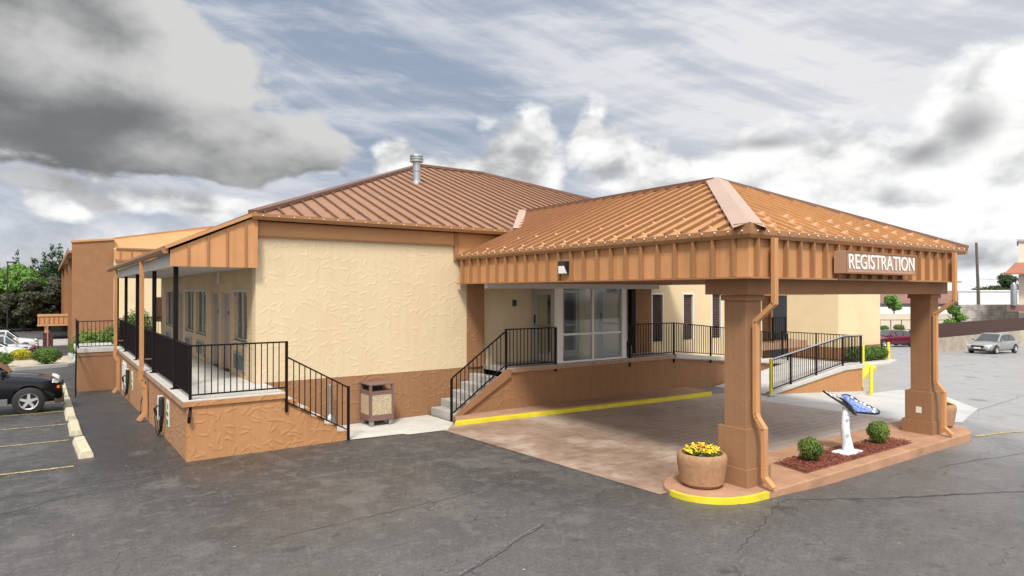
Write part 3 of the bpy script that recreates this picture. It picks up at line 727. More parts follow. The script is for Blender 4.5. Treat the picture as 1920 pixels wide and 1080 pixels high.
def ventpipe():
    c = (10.61, 20.81); zb = rz_main(*c)
    o = MB().lathe([(.24, -.15), (.22, .02), (.135, .04), (.135, .86)], (c[0], c[1], zb), 20).build('roof_vent', M['galv'], B, 0, True)
    MB().lathe([(.142, .36), (.142, .41)], (c[0], c[1], zb), 20).build('band', M['grey'], o)
    MB().lathe([(.19, .70), (.235, .72), (.235, .77), (.19, .78), (.19, .80), (.235, .81), (.235, .86), (.19, .87), (.19, .89), (.235, .90), (.225, .96), (.05, .99)], (c[0], c[1], zb), 24).build('vent_cap', M['pinkledge'] if False else M['galv'], o)
ventpipe()
def gutter(mb_, a, b_, out_, z0, z1, d_=.13):
    """box gutter with a small lip along a horizontal run; out_ is the outward direction"""
    a = Vector(a); b_ = Vector(b_); o = Vector(out_)
    prof = [(0, z0), (d_ * .7, z0), (d_, z0 + .07), (d_, z1), (d_ - .02, z1), (d_ - .02, z1 - .02), (0, z1 - .02)]
    mb_.prism([(a.x + o.x * p, a.y + o.y * p, q) for p, q in prof], (b_.x - a.x, b_.y - a.y, 0))
g = MB(); gutter(g, (3.66, EY, 0), (10.62, EY, 0), (0, -1, 0), 4.80, 4.94); g.build('gutter', M['gutter'], B)
g = MB(); gutter(g, (2.02, EY - .02, 0), (2.02, 30.3, 0), (-1, 0, 0), 4.00, 4.13); g.build('gutter', M['gutter'], B)
# rake fascia at the porch end (ribbed trapezoid)
rk = MB().prism([(2.06, EY + .0, 3.74), (3.79, EY + .0, 3.74), (3.79, EY, 4.88), (2.06, EY, 4.07)], (0, .05, 0)); rk.build('fascia', M['fascia'], B)
rk = MB()
for x in (2.38, 2.76, 3.14, 3.52): rk.box(x, x + .03, EY - .035, EY, 3.74, 4.06 + (x - 2.06) * .468)
build_each(rk, 'fascia_rib', M['gutter'], B)
rk = MB().bar((1.95, EY - .03, 4.12), (3.75, EY - .03, 4.94), .09, .07).build('rake_trim', M['trimband'], B)
MB().box(2.12, 2.24, EY + .06, 30.2, 3.74, 4.02).build('beam', M['soffit'], B)
MB().box(2.241, 3.799, EY + .06, 30.2, 3.76, 3.80).build('soffit', M['soffit'], B)
# snow guards on the main roof
sg = MB()
def guard(mb_, p, dn, sd, n_, s=.11):
    p = Vector(p); a = p - sd * s * .6; b_ = p + sd * s * .6; c_ = p - dn * s * .2 + n_ * s * .75
    i = len(mb_.v); mb_.v += [tuple(a), tuple(b_), tuple(c_), tuple(p - dn * s * 1.2)]
    mb_.f += [(i, i + 1, i + 2), (i, i + 2, i + 3), (i + 1, i + 3, i + 2)]
dn = Vector((0, -1, -sl_)).normalized(); nn = Vector((0, -sl_, 1)).normalized()
for r_ in range(2):
    for k in range(9):
        x = 4.35 + k * .83 + r_ * .41; y = EY + .35 + r_ * .35
        guard(sg, (x, y, rz_main(x, y)), dn, Vector((1, 0, 0)), nn, .09)
build_each(sg, 'snow_guard', M['seambrown'], RO)
def bulbs(mb_, a, b_, n):
    a = Vector(a); b_ = Vector(b_)
    for k in range(n):
        p = a.lerp(b_, (k + .5) / n); mb_.ball((p.x, p.y, p.z - .03), .0145, 6, 4)
    w = MB()
bl = MB(); bulbs(bl, (3.7, EY - .145, 4.92), (10.5, EY - .145, 4.92), 20); build_each(bl, 'string_light', M['bulb'], B)
bl = MB(); bulbs(bl, (11.6, 14.2, 1.18), (14.3, 14.08, 1.18), 8); build_each(bl, 'string_light', M['bulb'], B)

# glass vestibule
V = thing('entrance_vestibule', 'white framed glass vestibule box projecting under the canopy', 'vestibule', (11.6, 14.2, 1.2))
VY = 14.18
MB().box(11.58, 11.80, VY, VY + .12, 1.21, 3.42).box(14.10, 14.28, VY, VY + .12, 1.21, 3.42).box(12.92, 12.98, VY + .02, VY + .10, 1.27, 3.38).box(11.80, 14.10, VY + .01, VY + .11, 1.21, 1.27).box(11.80, 14.10, VY + .01, VY + .11, 3.38, 3.42).box(11.80, 12.92, VY + .02, VY + .10, 1.98, 2.04).box(12.98, 14.10, VY + .02, VY + .10, 1.98, 2.04).build('front_frame', M['white'], V, .004)
for a, b_ in ((11.80, 12.92), (12.98, 14.10)):
    for z0, z1 in ((1.27, 1.98), (2.04, 3.38)): MB().box(a, b_, VY + .055, VY + .063, z0, z1).build('pane', M['glass'], V)
for X, nm in ((11.585, 'side_door'), (14.20, 'side_door')):
    f = MB().box(X, X + .07, VY + .121, VY + .20, 1.21, 3.42).box(X, X + .07, WY - .06, WY + .075, 1.21, 3.42).box(X, X + .07, VY + .20, WY - .06, 3.25, 3.42).build('side_frame', M['alu'], V)
    D_ = MB().box(X + .01, X + .055, VY + .21, VY + .31, 1.23, 3.24).box(X + .01, X + .055, WY - .17, WY - .07, 1.23, 3.24).box(X + .01, X + .055, VY + .31, WY - .17, 3.13, 3.24).box(X + .01, X + .055, VY + .31, WY - .17, 1.23, 1.45).build('glass_door', M['alu'], V)
    MB().box(X + .03, X + .036, VY + .31, WY - .17, 1.45, 3.13).build('pane', M['glass'], D_)
    MB().bar((X - .05, VY + .27, 2.25), (X - .05, WY - .12, 2.25), .035).bar((X - .05, VY + .27, 2.25), (X + .01, VY + .27, 2.25), .03).bar((X - .05, WY - .12, 2.25), (X + .01, WY - .12, 2.25), .03).bar((X + .10, VY + .27, 2.23), (X + .10, WY - .12, 2.23), .04).build('push_bar', M['grey'], D_)
    MB().box(X - .02, X + .0, WY - .12, WY - .06, 2.30, 2.55).build('hinge', M['dark'], D_)
MB().box(11.6, 14.28, VY, WY + .07, 3.42, 3.46).build('ceiling', M['soffit'], V)
MB().box(11.66, 14.2, VY + .12, WY + .07, 1.203, 1.212).build('floor_mat', M['grey'], V)
# inner lobby doors
for a, b_ in ((12.16, 12.79), (12.81, 13.44)):
    D_ = MB().box(a, a + .08, WY + .14, WY + .19, 1.22, 3.28).box(b_ - .08, b_, WY + .14, WY + .19, 1.22, 3.28).box(a + .08, b_ - .08, WY + .14, WY + .19, 3.18, 3.28).box(a + .08, b_ - .08, WY + .14, WY + .19, 1.22, 1.42).build('lobby_door', M['alu'], V)
    MB().box(a + .08, b_ - .08, WY + .16, WY + .166, 1.42, 3.18).build('pane', M['glass'], D_)
    MB().bar((a + .1, WY + .10, 2.2), (b_ - .1, WY + .10, 2.2), .035).build('push_bar', M['grey'], D_)
def text(s_, size, mat, loc, rot, name, parent, ext=.006, width=None, mirror=False, bold=0, stretch=None):
    cu = bpy.data.curves.new(name, 'FONT'); cu.body = s_; cu.size = size; cu.extrude = ext; cu.align_x = 'CENTER'; cu.align_y = 'CENTER'; cu.offset = bold
    o = bpy.data.objects.new(name, cu); COL.objects.link(o); bpy.context.view_layer.update()
    me = bpy.data.meshes.new_from_object(o.evaluated_get(bpy.context.evaluated_depsgraph_get())); bpy.data.objects.remove(o)
    xs_ = [q.co.x for q in me.vertices]; zs_ = [q.co.y for q in me.vertices]
    k = (width / (max(xs_) - min(xs_))) if width else 1; k2 = stretch / (max(zs_) - min(zs_)) if stretch else k
    mt = Matrix.Rotation(0, 4, 'Z')
    for q in me.vertices: q.co.x *= k * (-1 if mirror else 1); q.co.y *= k2
    me.materials.clear(); me.materials.append(mat)
    o = bpy.data.objects.new(name, me); COL.objects.link(o); o.parent = parent
    if parent: o.location = Vector(loc) - ROOT[parent.name]
    else: o.location = loc
    o.rotation_euler = rot; ROOT[o.name] = ROOT[parent.name] if parent else Vector((0, 0, 0)); return o
text('OFFICE', .16, M['dark'], (13.72, VY + .052, 3.24), (R(90), 0, 0), 'lettering', V, .001, .42, True)
# accessible sticker-like push pad on the wall
tag(MB().box(10.90, 11.03, WY + .04, WY + .079, 2.80, 2.98).build('card_reader', M['dark'], None, .008), 'small dark box on the shaded cream wall left of the vestibule', 'wall box')

# ------------------------------------------------------------------ PORCH
PX = 2.15; PYE = 28.9; DZ = 1.16
Pp = thing('porch', 'raised concrete porch with orange stucco base in front of the guest rooms', 'porch', (PX, 13.67, 0))
MB().box(PX, PX + .2, 13.67 + .201, PYE, -1.0, DZ - .14).build('side_wall', M['tan'], Pp)
st = [(PX, -.3), (5.36, -.3), (5.36, .17)]
tx = [5.36, 5.08, 4.80, 4.52, 4.24, 3.99]; tz = [.17, .365, .56, .76, .96]
poly = [(PX, -.4), (5.36, -.4)]
for i in range(5): poly += [(tx[i], tz[i]), (tx[i + 1], tz[i])]
poly += [(3.99, DZ - .13), (PX, DZ - .13)]
MB().prism([(a, 13.67, b_) for a, b_ in poly], (0, .2, 0)).build('front_wall', M['orange'], Pp)
for i in range(5):
    MB().box(tx[i + 1], tx[i] - .001, 13.88, WY - .01, -.2, tz[i] + .006).build('step', M['concrete'], Pp, .01)
MB().box(PX - .07, 3.99, 13.64, WY - .006, DZ - .125, DZ).box(PX - .07, 3.795, WY - .006, PYE + .05, DZ - .125, DZ).build('deck', M['concrete'], Pp, .012)
MB().box(PX - .076, PX - .0705, 13.63, PYE + .04, DZ - .128, DZ - .02).build('deck_edge', M['pinkledge'], Pp)
MB().box(PX - .066, 3.985, 13.628, 13.639, DZ - .124, DZ - .03).build('deck_edge', M['orange'], Pp)
for i, y in enumerate((15.45, 18.86, 22.7, 26.2, 29.6)):
    z0 = DZ if y < PYE else .9
    q = MB().box(PX + .02, PX + .11, y - .045, y + .045, z0 + .004, 3.74).build('post', M['black'], Pp)
    MB().box(PX - .03, PX + .16, y - .1, y + .1, z0 + .001, z0 + .012).build('base_plate', M['black'], q)
# landing block past the porch
L_ = thing('stair_landing', 'brown stucco landing block with concrete cap at the far end of the porch', 'landing', (.9, 28.95, -.6))
MB().box(.93, 2.14, 28.98, 31.8, -1.2, .96).build('block_wall', M['colb'], L_)
MB().box(.93, 2.14, 28.972, 28.978, .80, .84).build('groove_strip', M['seambrown'], L_)  # thin dark strip laid on the face as a groove line
MB().box(.86, 2.16, 28.955, 31.85, .962, 1.12).build('cap', M['concrete'], L_, .01)

def panel(parent, a, b_, hgt, zoff=.10, gap=.118, name=None, balmat='black', tilt0=None):
    """railing panel between points a,b (on the deck): top rail, bottom rail, balusters as sub-parts of the top rail's frame"""
    a = Vector(a); b_ = Vector(b_); up = Vector((0, 0, 1))
    fr = MB().bar(a + up * hgt, b_ + up * hgt, .038, .030).build('top_rail', M['black'], parent)
    MB().bar(a + up * zoff, b_ + up * zoff, .034, .026).build('bottom_rail', M['black'], parent)
    L = (Vector((b_.x, b_.y)) - Vector((a.x, a.y))).length; n = max(2, round(L / gap)); proto = None
    for k in range(1, n):
        p = a.lerp(b_, k / n)
        if proto is None:
            proto = MB().box(p.x - .0085, p.x + .0085, p.y - .0085, p.y + .0085, p.z + zoff, p.z + hgt).build('baluster', M['black'], fr); p0 = p
        else:
            c = proto.copy(); COL.objects.link(c); c.parent = fr; c.location = p - p0
    return fr
def rpost(parent, p, z0, z1, w=.042):
    return MB().box(p[0] - w / 2, p[0] + w / 2, p[1] - w / 2, p[1] + w / 2, z0, z1).build('post', M['black'], parent)
r1 = thing('porch_railing', 'long black picket railing running along the porch edge between black posts', 'railing', (PX + .07, 15.5, DZ))
ysr = [13.70, 15.40, 18.81, 22.65, 26.15, 28.9]
for i in range(5):
    a0 = ysr[i] + (.03 if i == 0 else .10); b0 = ysr[i + 1] - (.0 if i < 4 else 0)
    panel(r1, (PX + .065, a0, DZ), (PX + .065, b0, DZ), 1.02)
r2 = thing('front_railing', 'black railing across the front end of the porch above the orange wall', 'railing', (PX + .07, 13.7, DZ))
panel(r2, (PX + .09, 13.69, DZ), (3.98, 13.69, DZ), 1.02, .085)
rpost(r2, (PX + .065, 13.69), DZ - .25, 2.2, .05); rpost(r2, (4.0, 13.64), .75, 2.2, .05)
MB().bar((PX + .065, 13.69, .95), (PX + .03, 13.58, .83), .05).bar((PX + .03, 13.58, .83), (PX + .03, 13.6, .74), .05).build('bracket', M['black'], r2)
r3 = thing('stair_railing', 'sloping black railing beside the orange stuccoed steps at the left', 'railing', (4.0, 13.7, DZ))
panel(r3, (4.03, 13.64, .88), (5.30, 13.64, .17), .98, .06, .118)
rpost(r3, (5.32, 13.64), -.1, 1.17, .05)
r4 = thing('landing_railing', 'small black railing on the far landing beyond the porch', 'railing', (.95, 29.0, 1.12))
panel(r4, (.95, 29.05, 1.12), (2.13, 29.05, 1.12), 1.0, .07, .125); rpost(r4, (.93, 29.05), 1.12, 2.14); 
panel(r4, (.93, 29.15, 1.12), (.93, 31.7, 1.12), 1.0, .07, .2)
panel(r4, (.88, 28.9, .9), (.80, 27.1, -.15), .95, .1, .3); rpost(r4, (.80, 27.05), -.4, .85)
r5 = thing('end_railing', 'black railing closing the far end of the porch in front of greenery', 'railing', (2.3, 29.9, DZ))
panel(r5, (2.3, 29.95, DZ), (3.78, 29.95, DZ), 1.02, .08, .12)

def downspout(parent, pts, w=.085, t=.065, name='downspout'):
    m_ = MB()
    for a, b_ in zip(pts[:-1], pts[1:]):
        dr = (Vector(b_) - Vector(a)).normalized() * .02; m_.bar(Vector(a) - dr * 0, Vector(b_) + dr, w, t, (0, 1, 0) if abs((Vector(b_) - Vector(a)).normalized().y) < .8 else (0, 0, 1))
    return m_.build(name, M['fascia'], parent, .006)
for i, y in enumerate((19.3, 27.2)):
    gz = terr(2, y)
    dsp = downspout(B, [(1.98, y, 4.02), (1.98, y, DZ + .18), (1.96, y, DZ - .0), (1.96, y, DZ - .22), (2.06, y, DZ - .42), (2.06, y, gz + .22), (1.92, y - .02, gz + .06)], .10, .10)
    MB().box(1.88, PX + .1, y - .008, y + .008, DZ + .30, DZ + .33).build('strap', M['bplain'], dsp)

# EV chargers on the porch wall
def charger(y, z, label, n_loops, sgn):
    c = thing('charging_station', label, 'charging station', (PX, y, z), 0, 'charging stations on the porch wall')
    MB().box(PX - .10, PX - .002, y - .11, y + .11, z - .22, z + .22).build('case', M['dark'], c, .03)
    MB().box(PX - .11, PX - .002, y + .115, y + .19, z - .30, z + .24).build('white_back_panel', M['white'], c, .005)
    MB().tube([(PX - .12, y - .03, z + .05), (PX - .19, y - .03, z - .02), (PX - .16, y - .03, z - .18)], [.03, .03, .022]).build('plug_handle', M['dark'], c, 0, True)
    for k in range(n_loops):
        w_ = .30 + .10 * k; dpt = .40 + .05 * k; off = sgn * .10 * k
        pts = [(PX - .06 - .02 * k, y + off - w_ + 2 * w_ * (j / 16), z - .15 - dpt * (1 - (2 * j / 16 - 1) ** 2) ** .6) for j in range(17)]
        MB().tube(pts, .013, 6).build('cable', M['dark'], c, 0, True)
charger(16.62, .62, 'black car charging unit on the near porch wall beside a green and white sign', 3, 1)
charger(24.3, .50, 'black car charging unit on the far porch wall beside a white louvred vent', 3, 1)
def evsign(y, z, label):
    s_ = thing('charging_sign', label, 'sign', (PX, y, z), 0)
    MB().box(PX - .018, PX - .002, y - .16, y + .16, z - .28, z + .28).build('panel', M['letters'], s_)
    MB().box(PX - .022, PX - .019, y - .15, y + .15, z - .26, z - .14).box(PX - .022, PX - .019, y - .15, y + .15, z - .06, z + .02).box(PX - .022, PX - .019, y - .10, y + .0, z + .08, z + .20).build('green_print', M['green'], s_)
evsign(15.95, .58, 'green and white sign on the porch wall nearest the corner')
evsign(23.3, .48, 'green and white sign on the porch wall between the far charger and the downspout')
vt_ = thing('wall_vent', 'white louvred vent in the far part of the porch wall', 'vent', (PX, 25.6, .3))
MB().box(PX - .03, PX - .002, 25.1, 26.2, -.15, .85).build('frame', M['white'], vt_)
lv = MB()
for k in range(9): lv.bar((PX - .045, 25.15, -.08 + .105 * k), (PX - .045, 26.15, -.08 + .105 * k), .02, .06)
lv.build('slats', M['white'], vt_)
hz = MB().tube([(PX - .03, 19.75, .85), (PX - .05, 19.75, .62), (PX - .12, 19.85, .3), (PX - .14, 19.8, -.0), (PX - .05, 19.7, .06)], .014, 6).build('hanging_cable', M['dark'], None, 0, True)
tag(hz, 'short black cable hanging behind the near orange downspout', 'cable')

# ------------------------------------------------------------------ ENTRANCE PLATFORM, STEPS, RAMP
EYP = 14.2; PZ = 1.2; XR = 16.4
Ep = thing('entrance_platform', 'brown stucco entrance platform with concrete steps leading up to the lobby', 'platform', (8.16, EYP, 0))
sx = [8.20, 8.49, 8.78, 9.07, 9.36, 9.62, 9.85]; szz = [.20, .40, .60, .80, 1.0]
poly = [(8.16, -.3), (17.0, -.3), (17.0, PZ - .13), (9.95, PZ - .13)]
up_ = [(9.95, PZ - .13)]
pl = [(8.30, -.3), (8.30, .03)]
for i in range(5): pl += [(sx[i] + .10, szz[i] - .17), (sx[i + 1] + .10, szz[i] - .17)]
pl = [(8.32, -.3), (8.32, .10), (9.90, PZ - .13), (XR, PZ - .13), (XR, -.3)]
MB().prism([(a, EYP, b_) for a, b_ in pl], (0, .2, 0)).build('front_wall', M['brown'], Ep)
for i in range(5): MB().box(sx[i], sx[i + 1] - .001, EYP + .005 if i else EYP - .04, WY - .052, -.2, szz[i]).build('step', M['greyconcrete'], Ep, .012)
MB().prism([(8.24, EYP - .075, -.02), (8.24, EYP - .075, .12), (9.84, EYP - .075, PZ - .02), (9.98, EYP - .075, PZ - .02), (9.98, EYP - .075, PZ - .22)], (0, .034, 0)).build('stringer', M['bplain'], Ep)
MB().box(9.85, XR + .02, EYP - .05, WY + .075, PZ - .12, PZ).build('deck', M['greyconcrete'], Ep, .01)
MB().box(9.86, XR + .03, EYP - .056, EYP - .051, PZ - .122, PZ - .02).build('deck_edge', M['pinkledge'], Ep)
MB().prism([(8.05, 13.72, 0), (16.7, 13.15, 0), (17.0, 13.6, 0), (17.0, EYP - .002, 0), (8.3, EYP - .002, 0)], (0, 0, .12)).build('apron_slab', M['pinkledge'], Ep)
kb = MB()
kb.prism([(7.95, 13.58, -.05), (16.75, 12.99, -.05), (16.95, 13.14, -.05), (8.05, 13.72, -.05)], (0, 0, .155))
struct(kb.build('kerb', M['kerbyellow'], None, .015))
re = thing('entrance_stair_railing', 'black railing climbing beside the grey lobby steps', 'railing', (8.2, EYP, 0))
panel(re, (8.22, EYP - .02, .12), (9.80, EYP - .02, PZ), .95, .06, .118); rpost(re, (8.20, EYP - .02), .0, 1.06, .05)
rf_ = thing('platform_railing', 'black railing left of the glass vestibule at the top of the steps', 'railing', (9.85, EYP, PZ))
panel(rf_, (9.85, EYP - .02, PZ), (11.50, EYP - .02, PZ), 1.02, .07, .118); rpost(rf_, (9.85, EYP - .02), PZ - .2, PZ + 1.03, .05); rpost(rf_, (11.52, EYP - .02), PZ - .2, PZ + 1.03, .05)
# ramp: lane one along the wall, landing, lane two back towards the canopy
Rp = thing('wheelchair_ramp', 'switchback concrete ramp with brown stucco sides right of the entrance', 'ramp', (17, 12.0, 0))
RA = 14.2; XR = 16.4
def rz1(x): return PZ - (min(max(x, XR), 22.8) - XR) * (.6 / (22.8 - XR))
def rz2(x): return .60 - (22.8 - min(max(x, 18.45), 22.8)) * (.57 / 4.35)
MB().prism([(XR + .0005, RA, -1), (XR + .0005, RA, PZ - .12), (22.9, RA, .48), (22.9, RA, -1)], (0, .18, 0)).build('side_wall', M['brown'], Rp)
MB().prism([(XR + .03, RA - .05, PZ - .13), (XR + .03, RA - .05, PZ - .0), (22.85, RA - .06, .60), (24.15, RA - .05, .60), (24.15, RA - .05, .47), (22.85, RA - .05, .47)], (0, WY + .04 - RA + .05, 0)).build('upper_lane', M['concrete'], Rp)
MB().prism([(18.46, 12.04, -.9), (18.46, 12.04, -.0), (22.8, 12.04, .46), (24.05, 12.04, .46), (24.05, 12.04, -.9)], (0, .18, 0)).build('side_wall', M['orange'], Rp)
MB().box(23.86, 24.04, 12.221, WY - .02, -.9, .465).build('end_wall', M['tan'], Rp)
MB().prism([(18.40, 12.22, -.05), (18.40, 12.22, .02), (22.8, 12.22, .60), (24.1, 12.22, .60), (24.1, 12.22, .47), (22.85, 12.22, .47), (18.6, 12.22, -.08)], (0, RA - .062 - 12.22, 0)).build('lower_lane', M['concrete'], Rp)
MB().prism([(18.42, 11.99, .0), (18.42, 11.99, .085), (22.8, 11.99, .62), (24.13, 11.99, .62), (24.13, 11.99, .47), (22.8, 11.99, .47)], (0, .228, 0)).build('curb', M['concrete'], Rp, .008)
MB().prism([(XR + .04, RA - .10, PZ - .10), (XR + .04, RA - .10, PZ + .02), (22.8, RA - .10, .63), (22.8, RA - .10, .50)], (0, .10, 0)).build('curb', M['concrete'], Rp, .008)
MB().prism([(18.2, 11.93, -.0), (24.2, 11.93, -.58), (24.2, 11.93, -.38), (18.2, 11.93, .045)], (0, .105, 0)).build('footing', M['concrete'], Rp)
rr = thing('platform_right_railing', 'black railing on the platform right of the vestibule before the ramp', 'railing', (14.3, EYP, PZ))
panel(rr, (14.42, EYP - .02, PZ), (XR, EYP - .02, PZ), 1.02, .08, .115)
for x in (14.42, XR): rpost(rr, (x, EYP - .02), PZ - .25, PZ + 1.03, .045)
ru = thing('upper_ramp_railing', 'black railing along the upper lane of the ramp behind the left column', 'railing', (17, RA, 1))
for a, b_ in ((XR, 18.2), (18.2, 20.4), (20.4, 22.7)):
    panel(ru, (a, RA - .03, rz1(a) + .02), (b_, RA - .03, rz1(b_) + .02), 1.0, .08, .115); rpost(ru, (b_, RA - .05), rz1(b_) - .2, rz1(b_) + 1.03, .045)
rl = thing('lower_ramp_railing', 'black railing with a silver handrail along the lower lane of the ramp', 'railing', (18.5, 12.1, 0))
for a, b_ in ((18.5, 19.6), (19.6, 21.1), (21.1, 22.8), (22.8, 24.06)):
    panel(rl, (a, 12.1, rz2(a) + .04), (b_, 12.1, rz2(b_) + .04), .98, .08, .115)
    rpost(rl, (b_, 12.1), rz2(b_) - .2, rz2(b_) + 1.02, .05)
MB().tube([(18.5, 12.05, rz2(18.5) + 1.07), (22.8, 12.05, rz2(22.8) + 1.07), (24.06, 12.05, .60 + 1.05)], .024, 8).build('handrail', M['galv'], rl, 0, True)
re2 = thing('ramp_end_railing', 'black railing closing the turning landing of the ramp', 'railing', (24.06, 13, .6))
panel(re2, (24.06, 12.2, .60), (24.06, WY - .1, .60), 1.02, .08, .115); rpost(re2, (24.06, WY - .08), .5, 1.64, .045); rpost(re2, (24.06, 13.8), .5, 1.64, .045)
rb = thing('balcony_railing', 'small black railing in front of the dark doorway beyond the ramp', 'railing', (24.2, 15.6, 1.2))
MB().box(22.92, 26.2, WY + .12, WY + 1.19, .9, 1.18).build('slab', M['pinkledge'], rb)
panel(rb, (22.95, WY + .17, 1.19), (24.65, WY + .17, 1.19), .98, .08, .13); rpost(rb, (24.67, WY + .17), 1.0, 2.2); rpost(rb, (23.8, WY + .17), 1.0, 2.2)
# bollards
def bollard(x, y, hgt, r, label):
    z = terr(x, y); o = MB().lathe([(r, -.1), (r, hgt - r * .6), (r * .85, hgt - r * .25), (r * .45, hgt)], (x, y, z), 18).build('bollard', M['yellow'], None, 0, True)
    return tag(o, label, 'bollard', 'yellow bollards')
bollard(18.38, 12.02, 1.18, .048, 'yellow bollard at the foot of the silver ramp handrail')
bollard(24.0, 11.72, 1.05, .058, 'yellow bollard at the outer corner of the ramp beside the yellow kerb')
bollard(35.6, 17.9, 1.15, .05, 'yellow bollard seen through the ramp railing, left of its pair')
bollard(36.05, 18.0, 1.15, .05, 'yellow bollard seen through the ramp railing, right of its pair')
bollard(40.9, 18.95, 1.15, .08, 'yellow bollard at the end of the clipped hedge near the maroon car')
# painted kerb flare curving behind the ramp
ko = [(25.2, 12.6), (26.6, 13.3), (28.5, 14.25), (30.6, 15.1), (32.5, 15.85), (34.6, 16.6)]
ki = [(26.2, 13.9), (27.6, 14.5), (29.5, 15.3), (31.6, 16.1), (33.6, 16.9), (36.0, 17.8)]
mb = MB()
for (a, b_, c_, d_) in zip(ko[:-1], ko[1:], ki[1:], ki[:-1]):
    zz = [terr(*a), terr(*b_), terr(*c_), terr(*d_)]
    mb.quad((*a, zz[0] - .05), (*b_, zz[1] - .05), (*b_, zz[1] + .14), (*a, zz[0] + .14)); mb.quad((*a, zz[0] + .14), (*b_, zz[1] + .14), (*c_, zz[2] + .24), (*d_, zz[3] + .24))
struct(mb.build('kerb', M['kerbyellow']))
# sidewalk strip beside the rear wing
def slab(name, poly, hgt, mat, kind='structure', bev=.02):
    bm = MB(); z = min(terr(x, y) for x, y in poly) - .3
    i = len(bm.v); n = len(poly); bm.v += [(x, y, z) for x, y in poly] + [(x, y, terr(x, y) + hgt) for x, y in poly]
    bm.f.append(tuple(range(n))[::-1]); bm.f.append(tuple(range(n, 2 * n)))
    for k in range(n): bm.f.append((k, (k + 1) % n, n + (k + 1) % n, n + k))
    o = bm.build(name, mat, None, bev)
    if kind: o['kind'] = kind
    return o
slab('sidewalk', [(26.2, 13.95), (31.6, 16.15), (36.0, 17.85), (38.9, 17.9), (41.2, 18.6), (41.4, 19.3), (36.1, 19.5), (24.3, 19.5), (24.3, 15.4), (25.6, 14.6)], .13, M['concrete'])

# ------------------------------------------------------------------ CANOPY
CX0, CX1, CY0 = 9.05, 16.82, 6.30
Cn = thing('entrance_canopy', 'orange metal roofed drive-through canopy on square stucco columns', 'canopy', (13, 6.3, 0))
FZ0, FZ1 = 3.44, 4.10
gxL, gxR, gyF = 8.93, 17.09, 6.18
# fascia with ribs, coloured gutter brown to paint in their side shade
MB().box(CX0, CX0 + .06, CY0, WY - .08, FZ0, FZ1).build('fascia', M['fascia'], Cn)
MB().box(CX0 + .061, CX1 - .061, CY0, CY0 + .06, FZ0, FZ1).build('fascia', M['fascia'], Cn)
MB().box(CX1 - .06, CX1, CY0, WY + .0, FZ0, FZ1).build('fascia', M['fascia'], Cn)
rb_ = MB(); y = CY0 + .22
while y < WY - .2: rb_.box(CX0 - .085, CX0 - .001, y, y + .04, FZ0 + .012, FZ1); y += .402
build_each(rb_, 'fascia_rib', M['gutter'], Cn)
rb_ = MB(); x = CX0 + .13
while x < CX1 - .05: rb_.box(x, x + .04, CY0 - .085, CY0 - .001, FZ0 + .012, FZ1); x += .402
build_each(rb_, 'fascia_rib', M['gutter'], Cn)
MB().box(CX0 - .10, CX0 + .05, CY0 - .10, WY - .1, FZ0 - .022, FZ0 + .006).box(CX0 + .051, CX1 - .02, CY0 - .10, CY0 + .05, FZ0 - .022, FZ0 + .006).build('drip_edge', M['gutter'], Cn)
MB().box(CX0 + .062, CX1 - .062, CY0 + .062, WY - .06, FZ0 - .0, FZ0 + .03).build('soffit', M['bplain'], Cn)
# gutters (mitred corner)
def gut2(mb_, pts, z0, z1, d_=.13):
    prof = [(0, z0), (d_ * .75, z0), (d_, z0 + .06), (d_, z1), (d_ - .02, z1 + .012), (0, z1 - .02)]
    rings = []
    for (x, y, ox, oy) in pts: rings.append([(x + ox * p, y + oy * p, q) for p, q in prof])
    i0 = len(mb_.v); n = len(prof)
    for r_ in rings: mb_.v += r_
    for k in range(len(rings) - 1):
        for j in range(n): mb_.f.append((i0 + k * n + j, i0 + k * n + (j + 1) % n, i0 + (k + 1) * n + (j + 1) % n, i0 + (k + 1) * n + j))
    mb_.f.append(tuple(i0 + j for j in range(n))); mb_.f.append(tuple(i0 + (len(rings) - 1) * n + j for j in range(n)))
g = MB(); gut2(g, [(CX0 + .01, WY - .07, -1, 0), (CX0 + .01, CY0 + .01, -1, -1), (17.0, CY0 + .01, .0, -1)], 4.06, 4.20); 
g.build('gutter', M['gutter'], Cn)
g = MB(); gut2(g, [(16.98, CY0 - .11, 1, 0), (16.98, WY, 1, 0)], 4.06, 4.20); g.build('gutter', M['gutter'], Cn)
# roof
CAX, CAY, CAZ = 13.01, 9.93, 5.86; CE = 4.19; eL, eR, eF = 8.96, 17.06, 6.21
slx = (CAZ - CE) / (CAX - eL); sly = (CAZ - CE) / (CAY - eF)
def rz_can_x(x): return CE + (x - eL) * slx
VYt = EY + (CAZ - EZ) / sl_; xv = eL + (EZ - CE) / slx
rf = MB()
rf.quad((eL, eF, CE), (CAX, CAY, CAZ), (CAX, VYt, CAZ), (xv, EY, EZ), (xv, WY - .045, EZ), (eL, WY - .045, CE))
rf.quad((eL, eF, CE), (eR, eF, CE), (CAX, CAY, CAZ))
rf.quad((eR, eF, CE), (eR, WY, CE), (2 * CAX - xv, WY, EZ), (CAX, VYt, CAZ), (CAX, CAY, CAZ))
CR = rf.build('roof', M['rooforange'], Cn)
hk = (CAX - eL) / (CAY - eF)
sb = MB(); y = eF + .22
while y < VYt - .1:
    xt = min(CAX, eL + (y - eF) * hk); x0 = eL
    if y > EY - .02: x0 = xv + (y - EY) * (CAX - xv) / (VYt - EY)
    if xt - x0 > .08: sb.bar((x0 + .01, y, rz_can_x(x0) + .03), (xt - .03, y, rz_can_x(xt - .03) + .03), .036, .07)
    y += .385
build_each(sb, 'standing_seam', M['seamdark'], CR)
sb = MB(); x = eL + .25
